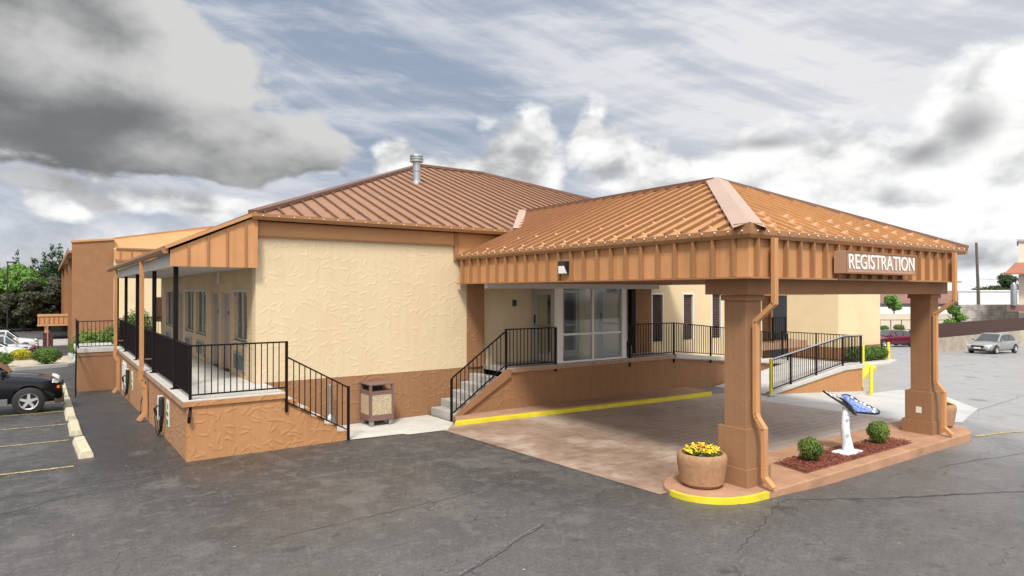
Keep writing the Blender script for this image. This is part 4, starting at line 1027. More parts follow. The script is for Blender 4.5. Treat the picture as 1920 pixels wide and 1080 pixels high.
while x < eR - .2:
    yt = eF + min((x - eL), (eR - x)) / hk
    sb.bar((x, eF + .01, CE + .024), (x, yt - .03, CE + (yt - .03 - eF) * sly + .024), .036, .055); x += .385
build_each(sb, 'standing_seam', M['rooforange'], CR)
cp = MB()
def hipcap(mb_, a, b_, n1, n2, w=.20):
    a = Vector(a); b_ = Vector(b_); dr = (b_ - a).normalized(); u_ = Vector((0, 0, .095))
    for n_ in (n1, n2):
        n_ = Vector(n_).normalized(); s_ = dr.cross(n_).normalized() * w
        if n_ == Vector(n1).normalized(): s_ = -s_
        mb_.quad(a + u_, b_ + u_, b_ + s_ + n_ * .070, a + s_ + n_ * .070); mb_.quad(a + s_ + n_ * .070, b_ + s_ + n_ * .070, b_ + s_ + n_ * .0, a + s_ + n_ * .0)
    return
nl = Vector((-slx, 0, 1)); nf = Vector((0, -sly, 1)); nr = Vector((slx, 0, 1))
hipcap(cp, (eL + .02, eF + .02, CE + .02), (CAX, CAY, CAZ), -nl * -1, nf, .24)
cp.build('hip_cap', M['ridge'], CR)
MB().box(eL - .02, eL + .30, eF - .02, eF + .02, CE + .02, CE + .10).box(eL - .02, eL + .02, eF + .02, eF + .30, CE + .02, CE + .10).build('hip_cap_end', M['gutter'], CR)
cp = MB(); cap(cp, (CAX, CAY, CAZ), (CAX, VYt, CAZ), .26, .05); cap(cp, (CAX, CAY, CAZ), (eR, eF, CE), .2, .05)
cp.build('ridge_cap', M['seambrown'], CR)
vf = MB().quad((xv - .10, EY - .06, EZ + .075), (xv + .22, EY - .06, EZ + .09), (CAX + .02, VYt, CAZ + .095), (CAX - .28, VYt, CAZ + .075)).build('valley_flashing', M['ridge'], CR)
sg = MB(); dnx = Vector((-1, 0, -slx)).normalized(); nnx = Vector((-slx, 0, 1)).normalized()
for r_ in range(3):
    y = eF + .95 + r_ * .18
    while y < WY - .8 - r_ * .1:
        x = eL + .22 + r_ * .34
        guard(sg, (x, y, rz_can_x(x)), dnx, Vector((0, 1, 0)), nnx, .075); y += .77
build_each(sg, 'snow_guard', M['seamorange'], CR)
sg = MB(); dny = Vector((0, -1, -sly)).normalized(); nny = Vector((0, -sly, 1)).normalized()
for r_ in range(3):
    x = eL + .9 + r_ * .385
    while x < eR - .8 - r_ * .2:
        y = eF + .16 + r_ * .36; guard(sg, (x, y, CE + (y - eF) * sly), dny, Vector((1, 0, 0)), nny, .13); x += .77
build_each(sg, 'snow_guard', M['seamorange'], CR)
bl = MB(); bulbs(bl, (CX0 - .135, CY0 - .1, 4.20), (CX0 - .135, WY - .3, 4.20), 34); bulbs(bl, (CX0 - .1, CY0 - .135, 4.20), (17.0, CY0 - .135, 4.20), 28)
build_each(bl, 'string_light', M['bulb'], Cn)
# beams
MB().box(9.27, 16.76, 6.47, 7.32, 3.16, 3.438).build('beam', M['bplain'], Cn, .004)
MB().box(9.16, 15.55, 14.02, 14.17, 3.30, 3.438).build('beam', M['soffit'], Cn, .004)['label'] = 'pale trim beam above the entrance'
# columns
def column(x, y, label):
    c = MB().box(x + .06, x + .48, y + .06, y + .48, .9, 3.06).build('column', M['colb'], Cn, .006); c['label'] = label
    MB().box(x + .02, x + .585, y + .02, y + .585, .30, .95).build('lower_box', M['colb'], c, .006)
    MB().box(x - .015, x + .64, y - .015, y + .64, -.06, .30).build('plinth', M['colb'], c, .006)
    MB().box(x + .025, x + .525, y + .025, y + .525, 3.06, 3.158).build('capital', M['bplain'], c, .004)
    return c
column(9.32, 6.53, 'left column beside the planter'); c2 = column(16.15, 6.55, 'right column beyond the butterfly sculpture')
MB().box(16.165, 16.17, 6.78, 6.90, .46, .60).build('outlet_cover', M['white'], c2)
d1_ = downspout(Cn, [(9.50, 6.14, 4.07), (9.50, 6.14, 3.02), (9.50, 6.48, 2.72), (9.50, 6.48, 1.22), (9.50, 6.46, 1.15), (9.50, 6.33, .98), (9.50, 6.33, .20), (9.52, 6.20, .06)], .10, .075)
d1_['label'] = 'downspout on the left column'
d2_ = downspout(Cn, [(16.26, 6.14, 4.07), (16.26, 6.14, 3.02), (16.26, 6.52, 2.72), (16.26, 6.52, 1.22), (16.26, 6.50, 1.15), (16.26, 6.36, .98), (16.26, 6.36, .20), (16.28, 6.22, .06)], .10, .075)
d2_['label'] = 'downspout on the right column'
wl = thing('wall_lamp', 'small black wall pack lamp with clear lens on the canopy fascia', 'lamp', (CX0, 10.75, 3.72))
MB().prism([(CX0 - .002, 10.64, 3.60), (CX0 - .07, 10.64, 3.60), (CX0 - .16, 10.64, 3.76), (CX0 - .16, 10.64, 3.86), (CX0 - .002, 10.64, 3.86)], (0, .22, 0)).build('housing', M['dark'], wl, .006)
MB().prism([(CX0 - .075, 10.66, 3.60), (CX0 - .162, 10.66, 3.60), (CX0 - .165, 10.66, 3.755), (CX0 - .16, 10.66, 3.757)], (0, .18, 0)).build('lens', M['lensw'], wl)
sg_ = thing('registration_sign', 'tan box sign reading REGISTRATION on the front canopy fascia', 'sign', (12.8, 6.05, 3.73))
MB().box(11.46, 14.14, 6.02, 6.24, 3.535, 3.935).build('box', M['sign'], sg_, .008)
MB().box(11.46, 14.14, 6.005, 6.018, 3.905, 3.935).box(11.46, 14.14, 6.005, 6.018, 3.535, 3.562).box(11.46, 11.49, 6.005, 6.018, 3.562, 3.905).box(14.11, 14.14, 6.005, 6.018, 3.562, 3.905).build('border', M['bplain'], sg_)
text('REGISTRATION', .3, M['letters'], (12.80, 6.012, 3.735), (R(90), 0, 0), 'lettering', sg_, .004, 2.50, False, .002, .27)

# island with kerb
isl = []
def arc(cx, cy, rx, ry, a0, a1, n): return [(cx + rx * cos(R(a0 + (a1 - a0) * k / n)), cy + ry * sin(R(a0 + (a1 - a0) * k / n))) for k in range(n + 1)]
left = arc(9.25, 7.02, 1.05, .80, 90, 270, 20)          # from back to front round the left end
right = arc(17.05, 6.95, .85, .78, -90, 90, 16)
outer = left + right
def ring_prism(mb_, poly, z0, z1):
    i = len(mb_.v); n = len(poly); mb_.v += [(x, y, z0) for x, y in poly] + [(x, y, z1) for x, y in poly]
    mb_.f.append(tuple(range(i + n, i + 2 * n)))
    for k in range(n): mb_.f.append((i + k, i + (k + 1) % n, i + n + (k + 1) % n, i + n + k))
M['islandtop'] = plain('painted_island_concrete', (.41, .235, .145), .75, 0, .22, 2.5, .15, 30)
mb = MB(); ring_prism(mb, outer, -.4, 0.0); struct(mb.build('traffic_island', M['islandtop'], None, .02))
# yellow painted kerb on the rounded left end (thin skin over the kerb)
yp = arc(9.25, 7.02, 1.058, .808, 168, 270, 18) + [(9.45, 6.212)]
yi = arc(9.25, 7.02, 1.0, .75, 168, 270, 18) + [(9.45, 6.27)]
mb = MB()
for (a, b_, c_, d_) in zip(yp[:-1], yp[1:], yi[1:], yi[:-1]):
    mb.quad((a[0], a[1], -.35), (b_[0], b_[1], -.35), (b_[0], b_[1], .003), (a[0], a[1], .003)); mb.quad((a[0], a[1], .003), (b_[0], b_[1], .003), (c_[0], c_[1], .005), (d_[0], d_[1], .005))
struct(mb.build('kerb', M['kerbyellow']))
bed = [(10.92, 6.46), (15.02, 6.46), (14.98, 7.06), (11.10, 7.22)]
mlc = MB(); rr_ = random.Random(3)
nxg, nyg = 60, 12
for j in range(nyg + 1):
    for i in range(nxg + 1):
        fx, fy = i / nxg, j / nyg; xa = bed[0][0] * (1 - fx) + bed[1][0] * fx; xb = bed[3][0] * (1 - fx) + bed[2][0] * fx
        e = min(fx, 1 - fx, fy, 1 - fy); mlc.v.append((xa * (1 - fy) + xb * fy, 6.46 + (.76 - .16 * fx) * fy, .006 + min(e * 6, 1) * rr_.uniform(.01, .05)))
for j in range(nyg):
    for i in range(nxg): mlc.f.append((j * (nxg + 1) + i, j * (nxg + 1) + i + 1, (j + 1) * (nxg + 1) + i + 1, (j + 1) * (nxg + 1) + i))
for _ in range(2600):
    fx, fy = rr_.uniform(.01, .99), rr_.uniform(.02, .98); xa = bed[0][0] * (1 - fx) + bed[1][0] * fx; xb = bed[3][0] * (1 - fx) + bed[2][0] * fx
    x, y = xa * (1 - fy) + xb * fy, 6.46 + (.76 - .16 * fx) * fy; a = rr_.uniform(0, pi); l = rr_.uniform(.015, .045); w = .010; z = rr_.uniform(.035, .062)
    mlc.quad((x - cos(a) * l, y - sin(a) * l, z), (x + sin(a) * w, y - cos(a) * w, z + .008), (x + cos(a) * l, y + sin(a) * l, z + rr_.uniform(-.01, .02)), (x - sin(a) * w, y + cos(a) * w, z))
ml = mlc.build('mulch', M['mulch']); tag(ml, 'red brown wood mulch filling the island bed', 'mulch'); ml['kind'] = 'stuff'

# ------------------------------------------------------------------ foliage
def leaves(name, mat, parent, blobs, n, size, seed=0, shell=.55, flat=.75, local=True):
    """leaf quads through ellipsoid clumps; blobs: (cx,cy,cz,rx,ry,rz)"""
    rr = random.Random(seed); vs = []; fs = []
    vol = [b[3] * b[4] * b[5] for b in blobs]; tot = sum(vol)
    for b_, vv_ in zip(blobs, vol):
        for _ in range(int(n * vv_ / tot)):
            while True:
                p = Vector((rr.uniform(-1, 1), rr.uniform(-1, 1), rr.uniform(-1, 1))); l = p.length
                if .01 < l <= 1: break
            p = p / l * (shell + (1 - shell) * rr.random() ** .6) * rr.uniform(.86, 1.07)
            c = Vector((b_[0] + p.x * b_[3], b_[1] + p.y * b_[4], b_[2] + p.z * b_[5]))
            nrm = (p.normalized() + Vector((rr.uniform(-1, 1), rr.uniform(-1, 1), rr.uniform(-.6, 1))) * flat).normalized()
            t = nrm.cross(Vector((rr.uniform(-1, 1), rr.uniform(-1, 1), rr.uniform(-1, 1)))).normalized(); q = nrm.cross(t)
            s = size * rr.uniform(.6, 1.35); i = len(vs)
            vs += [tuple(c - t * s), tuple(c + q * s * .5), tuple(c + t * s), tuple(c - q * s * .5)]; fs.append((i, i + 1, i + 2, i + 3))
    me = bpy.data.meshes.new(name); me.from_pydata(vs, [], fs); me.materials.append(mat); me.update()
    o = bpy.data.objects.new(name, me); COL.objects.link(o); o.parent = parent
    ROOT[o.name] = ROOT[parent.name] if parent else Vector((0, 0, 0)); return o
def bush(x, y, z, rx, ry, rz_, mat, label, cat='shrub', n=2600, size=.028, group=None, seed=0, name='shrub'):
    t = thing(name, label, cat, (x, y, z), 0, group); rr = random.Random(seed)
    bl_ = [(0, 0, rz_ * .95, rx * .86, ry * .86, rz_ * .92)]
    for k in range(9):
        a = rr.uniform(0, 2 * pi); e = rr.uniform(-.2, 1.0); q = rr.uniform(.42, .62)
        bl_.append((cos(a) * rx * q * cos(e), sin(a) * ry * q * cos(e), rz_ * (.95 + .55 * sin(e)), rx * .45, ry * .45, rz_ * .42))
    leaves('foliage', mat, t, bl_, n, size, seed, .62)
    m_ = MB()
    for k in range(5):
        a = 2 * pi * k / 5; m_.tube([(0, 0, -.03), (cos(a) * rx * .3, sin(a) * ry * .3, rz_ * .8), (cos(a) * rx * .5, sin(a) * ry * .5, rz_ * 1.4)], [.02 * rx / .3, .012 * rx / .3, .006], 5)
    m_.build('stem', M['trunk'], t, local=True)
    leaves('inner_foliage', mat, t, [(0, 0, rz_ * .95, rx * .7, ry * .7, rz_ * .75)], n // 3, size * 1.3, seed + 50, .2)
    return t
bush(11.68, 6.82, .05, .28, .26, .235, M['leafbush'], 'small round boxwood shrub left of the butterfly sculpture', 'shrub', 3600, .020, 'shrubs in the mulch bed', 1)
bush(14.18, 6.78, .05, .28, .26, .25, M['leafbush'], 'small round boxwood shrub right of the butterfly sculpture', 'shrub', 3600, .020, 'shrubs in the mulch bed', 2)

def planter(x, y, label, seed, nb=170):
    t = thing('flower_planter', label, 'planter', (x, y, 0), 0, 'round concrete planters')
    MB().lathe([(.28, .0), (.30, .02), (.30, .035), (.355, .06), (.405, .38), (.41, .46), (.395, .52), (.36, .545), (.335, .54), (.325, .46), (.02, .455)], (0, 0, 0), 40).build('pot', M['planter'], t, 0, True, local=True)
    MB().lathe([(.33, .455), (.33, .475), (.01, .485)], (0, 0, 0), 24).build('soil', M['soil'], t, local=True)
    leaves('foliage', M['leafhedge'], t, [(0, 0, .53, .29, .29, .09)], 1500, .022, seed, .1)
    rr = random.Random(seed); my, mo = MB(), MB()
    for k in range(nb):
        a = rr.uniform(0, 2 * pi); r_ = .31 * math.sqrt(rr.random()); c = Vector((cos(a) * r_, sin(a) * r_, .585 + .05 * (1 - r_ / .31) + rr.uniform(-.03, .05)))
        m_ = mo if rr.random() < .10 or (c - Vector((.0, .02, .6))).length < .07 else my
        s = rr.uniform(.018, .032); nrm = Vector((rr.uniform(-.7, .7), rr.uniform(-.9, .5), 1)).normalized(); t1 = nrm.cross(Vector((1, 0, 0))).normalized(); t2 = nrm.cross(t1)
        ring = [c + (t1 * cos(2 * pi * j / 7) + t2 * sin(2 * pi * j / 7)) * s * (1 if j % 2 else .7) for j in range(7)]
        i = len(m_.v); m_.v += [tuple(c + nrm * s * .35)] + [tuple(q) for q in ring]; m_.f += [(i, i + 1 + j, i + 1 + (j + 1) % 7) for j in range(7)]
    build_each(my, 'yellow_bloom', M['petaly'], t, local=True); build_each(mo, 'orange_bloom', M['petalo'], t, local=True)
    return t
planter(8.90, 7.10, 'round tan planter of yellow and orange flowers in front of the left column', 5)
planter(17.42, 6.98, 'round tan planter of yellow flowers behind the right column downspout', 6, 70)

# butterfly sculpture
S = thing('butterfly_sculpture', 'blue and black butterfly statue on a curved white post in the mulch bed', 'sculpture', (12.88, 6.76, 0))
MB().box(-.27, .30, -.17, .17, .03, .075).build('base', M['statwhite'], S, .01, local=True)
pts = [(.06, 0, .06), (.02, 0, .2), (-.04, 0, .38), (-.06, 0, .56), (-.05, 0, .74), (-.01, 0, .93)]
MB().tube(pts, [.11, .098, .086, .080, .074, .070], 16).build('post', M['statwhite'], S, 0, True, local=True)
dm = MB()
for k, (xx, zz, s) in enumerate(((-.06, .70, .030), (-.02, .56, .030), (-.05, .40, .032), (-.0, .24, .030), (.07, .14, .024), (-.03, .80, .018))):
    vd = Vector((-.55, -.83, 0)).normalized(); rt_ = Vector((.83, -.55, 0)).normalized(); c = Vector((xx + .0, 0, zz)) + vd * .083
    dm.prism([c + (rt_ * cos(2 * pi * j / 10) + Vector((0, 0, 1)) * sin(2 * pi * j / 10)) * s for j in range(10)], vd * .006)
build_each(dm, 'painted_dot', M['bluewash'], S, local=True)
body = MB().tube([(-.14, -.26, .83), (-.10, -.20, .86), (-.02, -.07, .94), (.05, .06, 1.0), (.12, .19, 1.05), (.15, .24, 1.07)], [.012, .04, .05, .055, .045, .015], 10).build('body', M['dark'], S, 0, True, local=True)
def wing(root0, root1, out, tipf, mat, name, rimmat=None):
    """wing plate: straight leading edge to a rounded tip, scalloped trailing edge back to a lobe by the body"""
    r0 = Vector(root0); r1 = Vector(root1); o = Vector(out); top = []
    ol = [(.03, .30), (.05, .62), (.10, .90), (.18, 1.0), (.28, 1.02), (.36, .95), (.40, .84), (.50, .82), (.55, .72), (.54, .64), (.66, .62), (.73, .54), (.72, .46), (.86, .46), (.98, .38), (1.06, .26), (1.06, .12)]
    for t_, s_ in ol: top.append(r0 + (r1 - r0) * t_ + o * s_)
    n = len(top) - 1
    nrm = (r1 - r0).cross(o).normalized(); th = .022
    mb_ = MB(); loop = [r0] + top + [r1]
    mb_.prism(loop, nrm * th)
    w = mb_.build(name, mat, S, .004, local=True)
    bd = MB(); c = (r0 + r1) / 2
    for a, b_ in zip(top[:-1], top[1:]): bd.bar(a + nrm * th * .5, b_ + nrm * th * .5, .030, .030, nrm)
    bd.bar(r0 + nrm * th * .5, top[0] + nrm * th * .5, .024, .028, nrm); bd.bar(r1 + nrm * th * .5, top[-1] + nrm * th * .5, .024, .028, nrm)
    bd.build('rim', M['dark'], w, local=True)
    dt = MB()
    for sgn in (1, -1):
        for k in range(2, n, 2):
            p = top[k] + (c - top[k]) * .13 + (nrm * (th + .002) if sgn > 0 else nrm * -.008); tt = (r1 - r0).normalized(); qq = nrm.cross(tt)
            dt.prism([p + (tt * cos(2 * pi * j / 8) * .036 + qq * sin(2 * pi * j / 8) * .028) for j in range(8)], nrm * .006)
        for k in range(3, n, 3):
            a = c + (top[k] - c) * .35; b2 = c + (top[k] - c) * .8; off = nrm * (th + .001) if sgn > 0 else nrm * -.003
            dt.bar(a + off, b2 + off, .008, .004, nrm)
    build_each(dt, 'white_spot', M['letters'], w, local=True)
    return w
wing((-.08, -.18, .88), (.20, .20, 1.13), (.31, -.38, -.05), .42, M['blue'], 'wing')['label'] = 'blue right wing seen from above'
wing((-.09, -.16, .89), (.08, .16, 1.04), (-.12, .45, .27), .25, M['dark'], 'wing')['label'] = 'dark left wing seen edge on'

# trash receptacle
T = thing('trash_receptacle', 'square trash can with dark brown frame and pebble panels against the brown wall', 'trash can', (6.55, 14.95, 0.012))
def tr():
    hw = .31; z0, z1 = .13, 1.02
    MB().box(-hw, hw, -hw, hw, .12, .26).build('base', M['trashbrown'], T, .006, local=True)
    MB().box(-hw, hw, -hw, hw, .74, .82).build('collar', M['trashbrown'], T, .006, local=True)
    MB().box(-hw - .01, hw + .01, -hw - .01, hw + .01, .965, 1.0).build('lid', M['trashbrown'], T, .008, local=True)
    m_ = MB()
    for sx_ in (-1, 1):
        for sy_ in (-1, 1): x = sx_ * (hw - .03); y = sy_ * (hw - .03); m_.box(x - .03, x + .03, y - .03, y + .03, .26, .74).box(x - .03, x + .03, y - .03, y + .03, .82, .965)
    build_each(m_, 'corner_post', M['trashbrown'], T, .003, local=True)
    MB().box(-hw + .06, hw - .06, -hw + .008, -hw + .03, .26, .74).build('pebble_panel', M['aggregate'], T, local=True)
    MB().box(-hw + .008, -hw + .03, -hw + .06, hw - .06, .26, .74).build('pebble_panel', M['aggregate'], T, local=True)
    MB().box(hw - .03, hw - .008, -hw + .06, hw - .06, .26, .74).build('pebble_panel', M['aggregate'], T, local=True)
    MB().box(-hw + .05, hw - .05, -hw + .05, hw - .05, .26, .80).build('liner', M['dark'], T, local=True)
    MB().box(-hw + .07, hw - .06, hw - .09, hw - .06, .82, .965).build('back_flap', M['dark'], T, local=True)
    for sx_ in (-1, 1):
        for sy_ in (-1, 1): MB().box(sx_ * .24 - .05, sx_ * .24 + .05, sy_ * .24 - .05, sy_ * .24 + .05, 0, .12).build('foot', M['grey'], T, .01, local=True)
tr(); T.rotation_euler[2] = R(0)
def ash(x, y, z, label, k=1.0):
    t = thing('cigarette_receptacle', label, 'ashtray', (x, y, z), 0, 'cigarette receptacles')
    MB().lathe([(r_ * k, q) for r_, q in ((.15, 0), (.18, .03), (.17, .30 * k), (.11, .40 * k), (.045, .47 * k))], (0, 0, 0), 20).build('base', M['dark'] if k == 1 else M['grey'], t, 0, True, local=True)
    MB().lathe([(.034, .46 * k), (.028, .95), (.036, 1.0), (.02, 1.03)], (0, 0, 0), 12).build('neck', M['grey'], t, 0, True, local=True)
ash(5.42, 15.05, .012, 'slim grey cigarette receptacle behind the left stair railing', .72)
ash(14.85, 14.75, PZ, 'dark bottle-shaped cigarette receptacle on the platform right of the vestibule')

# wheel stops
for i, (y0, xx) in enumerate(((15.15, .60), (18.15, .55), (21.0, .53), (23.9, .52), (26.9, .50), (29.7, .50))):
    yc = y0 + .98; z = terr(xx, yc)
    labs = ['pale concrete wheel stop nearest the camera beside the porch', 'second concrete wheel stop from the camera', 'third concrete wheel stop, just in front of the black suv', 'fourth concrete wheel stop, at the nose of the black suv', 'fifth concrete wheel stop, beyond the black suv nose', 'farthest concrete wheel stop in the row beside the landing block']
    mb = MB().prism([(-.13, -.98, -.03), (-.12, -.98, .05), (-.085, -.98, .135), (.085, -.98, .135), (.12, -.98, .05), (.13, -.98, -.03)], (0, 1.96, 0))
    o = mb.build('wheel_stop', M['stopc'] if 'stopc' in M else M.setdefault('stopc', plain('painted_wheel_stop', (.56, .51, .36), .7, 0, .22, 9, .3, 30)), None, .012, local=True)
    o.location = (xx, yc, z); o.rotation_euler = (R(-1.9), 0, R(1.5 if i == 0 else 0)); tag(o, labs[i], 'wheel stop', 'wheel stops beside the porch')

# ------------------------------------------------------------------ CARS
def car(name, label, x, y, rz, paint, kind='sedan', L=4.6, W=1.8, H=1.45, group=None, lowclad=None, wheel_r=.32, lift=0.0):
    """heading +X local; body lofted along x with wheel arches cut out"""
    z = terr(x, y); t = thing(name, label, 'car', (x, y, z), rz, group)
    hl = L / 2; g = .20 + lift
    if kind == 'suv':
        #      x(frac) hood/top z, belt z, roofhalf
        prof = [(-1.0, .72, .62), (-.97, 1.00, .86), (-.93, 1.10, .93), (-.55, 1.12, .95), (.0, 1.10, .97), (.36, 1.06, .98), (.44, 1.03, .97), (.80, .93, .93), (.93, .82, .86), (.985, .66, .76), (1.0, .50, .70)]
        prof = [(a, b_ + lift, c_) for a, b_, c_ in prof]
        ch = [(-.95, .06), (-.86, 1.0), (.02, 1.0), (.12, .94), (.42, .0)]; gl_lo, gh = 1.08 + lift, H + lift
    else:
        prof = [(-1.0, .60, .66), (-.975, .86, .84), (-.90, .97, .93), (-.62, .99, .96), (.0, .95, .98), (.30, .93, .98), (.42, .90, .97), (.75, .78, .93), (.92, .66, .85), (.985, .52, .74), (1.0, .42, .70)]
        ch = [(-.80, .0), (-.46, .92), (-.30, 1.0), (.0, 1.0), (.10, .94), (.42, .0)]; gl_lo, gh = .93, H
    hw = W / 2
    vs = []; fs = []; N_ = 12
    for fx, zt, wf in prof:
        w = hw * wf; x_ = fx * hl; zb = g + (.06 if abs(fx) > .95 else 0)
        cs_ = [(w * .80, zb), (w * .96, zb + .10), (w, zb + .28), (w * 1.0, min(zt - .10, zb + .48)), (w * .97, zt - .05), (w * .86, zt), (0, zt + .035)]
        ring = [(x_, -a, b_) for a, b_ in cs_] + [(x_, a, b_) for a, b_ in cs_[::-1][1:]]
        vs += ring
    n = 13
    for k in range(len(prof) - 1):
        for j in range(n - 1): fs.append((k * n + j, k * n + j + 1, (k + 1) * n + j + 1, (k + 1) * n + j))
        fs.append((k * n + n - 1, k * n, (k + 1) * n, (k + 1) * n + n - 1))
    fs.append(tuple(range(n))); e = (len(prof) - 1) * n; fs.append(tuple(range(e, e + n))[::-1])
    mb_ = MB(); mb_.v = vs; mb_.f = fs
    body = mb_.build('body', paint, t, 0, True, local=True)
    for md in list(body.modifiers): body.modifiers.remove(md)
    wb = (.60 if kind == 'sedan' else .62) * hl; axr = -.62 * hl; axf = .62 * hl
    cut = bpy.data.meshes.new('cut'); cb = MB()
    for ax in (axr, axf):
        cb.prism([(ax + cos(2 * pi * j / 24) * (wheel_r + .055), -hw * 1.2, wheel_r + sin(2 * pi * j / 24) * (wheel_r + .055)) for j in range(24)], (0, W * 1.2, 0))
    co = cb.build('cut', paint, None, local=True)
    md = body.modifiers.new('sub', 'SUBSURF'); md.levels = 2; md.render_levels = 2
    md = body.modifiers.new('b', 'BOOLEAN'); md.object = co; md.operation = 'DIFFERENCE'; md.solver = 'FAST'
    co.parent = t
    bpy.context.view_layer.update(); dg = bpy.context.evaluated_depsgraph_get()
    me = bpy.data.meshes.new_from_object(body.evaluated_get(dg)); body.modifiers.clear(); body.data = me
    bpy.data.objects.remove(co)
    for p in me.polygons: p.use_smooth = True
    em = body.modifiers.new('es', 'EDGE_SPLIT'); em.split_angle = R(38)
    MB().box(-hl * .9, hl * .9, -hw * .72, hw * .72, g + .02, .62).build('underbody', M['dark'], t, local=True)
    # greenhouse
    gv = []; gf = []
    def width_at(fr): return hw * (.90 - .17 * fr)
    rg = []
    for fx, fr in ch:
        zt = gl_lo + (gh - gl_lo) * fr; x_ = fx * hl
        rg.append([(x_, -width_at(0) * .99, gl_lo - .06), (x_, -width_at(fr), zt - .03 if fr > .1 else zt - .02), (x_, -width_at(fr) * .82, zt), (x_, width_at(fr) * .82, zt), (x_, width_at(fr), zt - .03 if fr > .1 else zt - .02), (x_, width_at(0) * .99, gl_lo - .06)])
    mb_ = MB()
    for r_ in rg: mb_.v += r_
    for k in range(len(rg) - 1):
        for j in range(5): mb_.f.append((k * 6 + j, k * 6 + j + 1, (k + 1) * 6 + j + 1, (k + 1) * 6 + j))
    mb_.build('cabin', paint, t, 0, True, local=True)
    # glass panels slightly proud of the cabin
    def P3(fx, fr, side, off=.006): return Vector((fx * hl, side * (width_at(fr) + off), gl_lo + (gh - gl_lo) * fr))
    first, last = ch[0], ch[-1]
    def chz(fx):
        for (a0, f0), (a1, f1_) in zip(ch[:-1], ch[1:]):
            if a0 <= fx <= a1: return f0 + (f1_ - f0) * (fx - a0) / (a1 - a0)
        return 0
    for s in (-1, 1):
        edges = [-.90, -.62, -.24, .06, .36] if kind == 'suv' else [-.66, -.26, .06, .36]
        for a, b_ in zip(edges[:-1], edges[1:]):
            a2, b2 = a + .022, b_ - .022; k_ = 6; lo = []; hi = []
            for q in range(k_ + 1):
                fx = a2 + (b2 - a2) * q / k_; top = min(chz(fx) - .12, .86)
                if top > .06: lo.append(P3(fx, .03, s, .012)); hi.append(P3(fx, top, s, .012))
            if len(lo) > 1:
                MB().quad(*(lo + hi[::-1])).build('side_window', M['carglass'], t, local=True)
    (a0, f0), (a1, f1_) = ch[-2], ch[-1]
    def wsp(fx, fr, sd, dx=.012): return (fx * hl + dx, sd * width_at(fr) * .86, gl_lo + (gh - gl_lo) * fr + .008)
    MB().quad(wsp(a0 + .01, f0 * .97, -1), wsp(a0 + .01, f0 * .97, 1), wsp(a1 - .015, .06, 1), wsp(a1 - .015, .06, -1)).build('windscreen', M['carglass'], t, local=True)
    (a1, f1_), (a0, f0) = ch[0], ch[1]
    MB().quad(wsp(a0 - .02, f0 * .93, -1, -.014), wsp(a0 - .02, f0 * .93, 1, -.014), wsp(a1 + .01, .10, 1, -.014), wsp(a1 + .01, .10, -1, -.014)).build('rear_window', M['carglass'], t, local=True)
    # lamps, bumpers, grille, mirrors, wheels
    zf = .62 if kind == 'sedan' else .78 + lift
    for s in (-1, 1):
        MB().prism([(hl * .955, s * hw * .48, zf - .03), (hl * .925, s * hw * .80, zf - .02), (hl * .87, s * hw * .885, zf + .0), (hl * .88, s * hw * .87, zf + .12), (hl * .925, s * hw * .70, zf + .10), (hl * .955, s * hw * .48, zf + .06)], (.02, s * .015, 0)).build('headlight', M['lensw'], t, .004, local=True)
        MB().prism([(hl * .955 - hl * 1.93, s * hw * .5, zf + .05), (-hl * .93, s * hw * .86, zf + .05), (-hl * .92, s * hw * .88, zf + .25), (-hl * .965, s * hw * .6, zf + .22)], (-.02, s * .02, 0)).build('tail_light', M['lensr'], t, local=True)
        mi = MB().box(.33 * hl, .33 * hl + .10, s * hw * 1.0 - .02 * s, s * (hw + .15), gl_lo + .0, gl_lo + .13).build('mirror', paint, t, .02, local=True)
        for dx_ in (.12, -.42):
            MB().box(dx_ * hl - .02, dx_ * hl + .12, s * (hw * .985), s * (hw * .985 + .02), gl_lo - .16, gl_lo - .13).build('door_handle', M['rim'] if kind == 'suv' else paint, t, local=True)
    MB().box(hl * .985, hl + .012, -hw * .45, hw * .45, zf - .13, zf + .03).build('grille', M['dark'], t, .01, local=True)
    MB().prism([(hl * .90, -hw * .84, .42), (hl + .02, -hw * .55, .40), (hl + .03, hw * .55, .40), (hl * .90, hw * .84, .42), (hl * .90, hw * .84, .30), (hl + .02, hw * .55, .28), (hl + .02, -hw * .55, .28), (hl * .90, -hw * .84, .30)][0:4], (0, 0, -.16)).build('bumper', lowclad or M['dark'], t, .015, local=True)
    if lowclad:
        for s in (-1, 1):
            MB().box(-hl * .40, hl * .40, s * hw * .99, s * (hw + .02), .30, .50).build('side_cladding', lowclad, t, .01, local=True)
            MB().box(hl * .925, hl * .955, s * hw * .80, s * hw * .90, zf - .16, zf - .09).build('turn_signal', M['lenso'], t, local=True)
    MB().box(hl + .02, hl + .035, -.22, .22, .42, .53).build('number_plate', M['letters'], t, local=True)
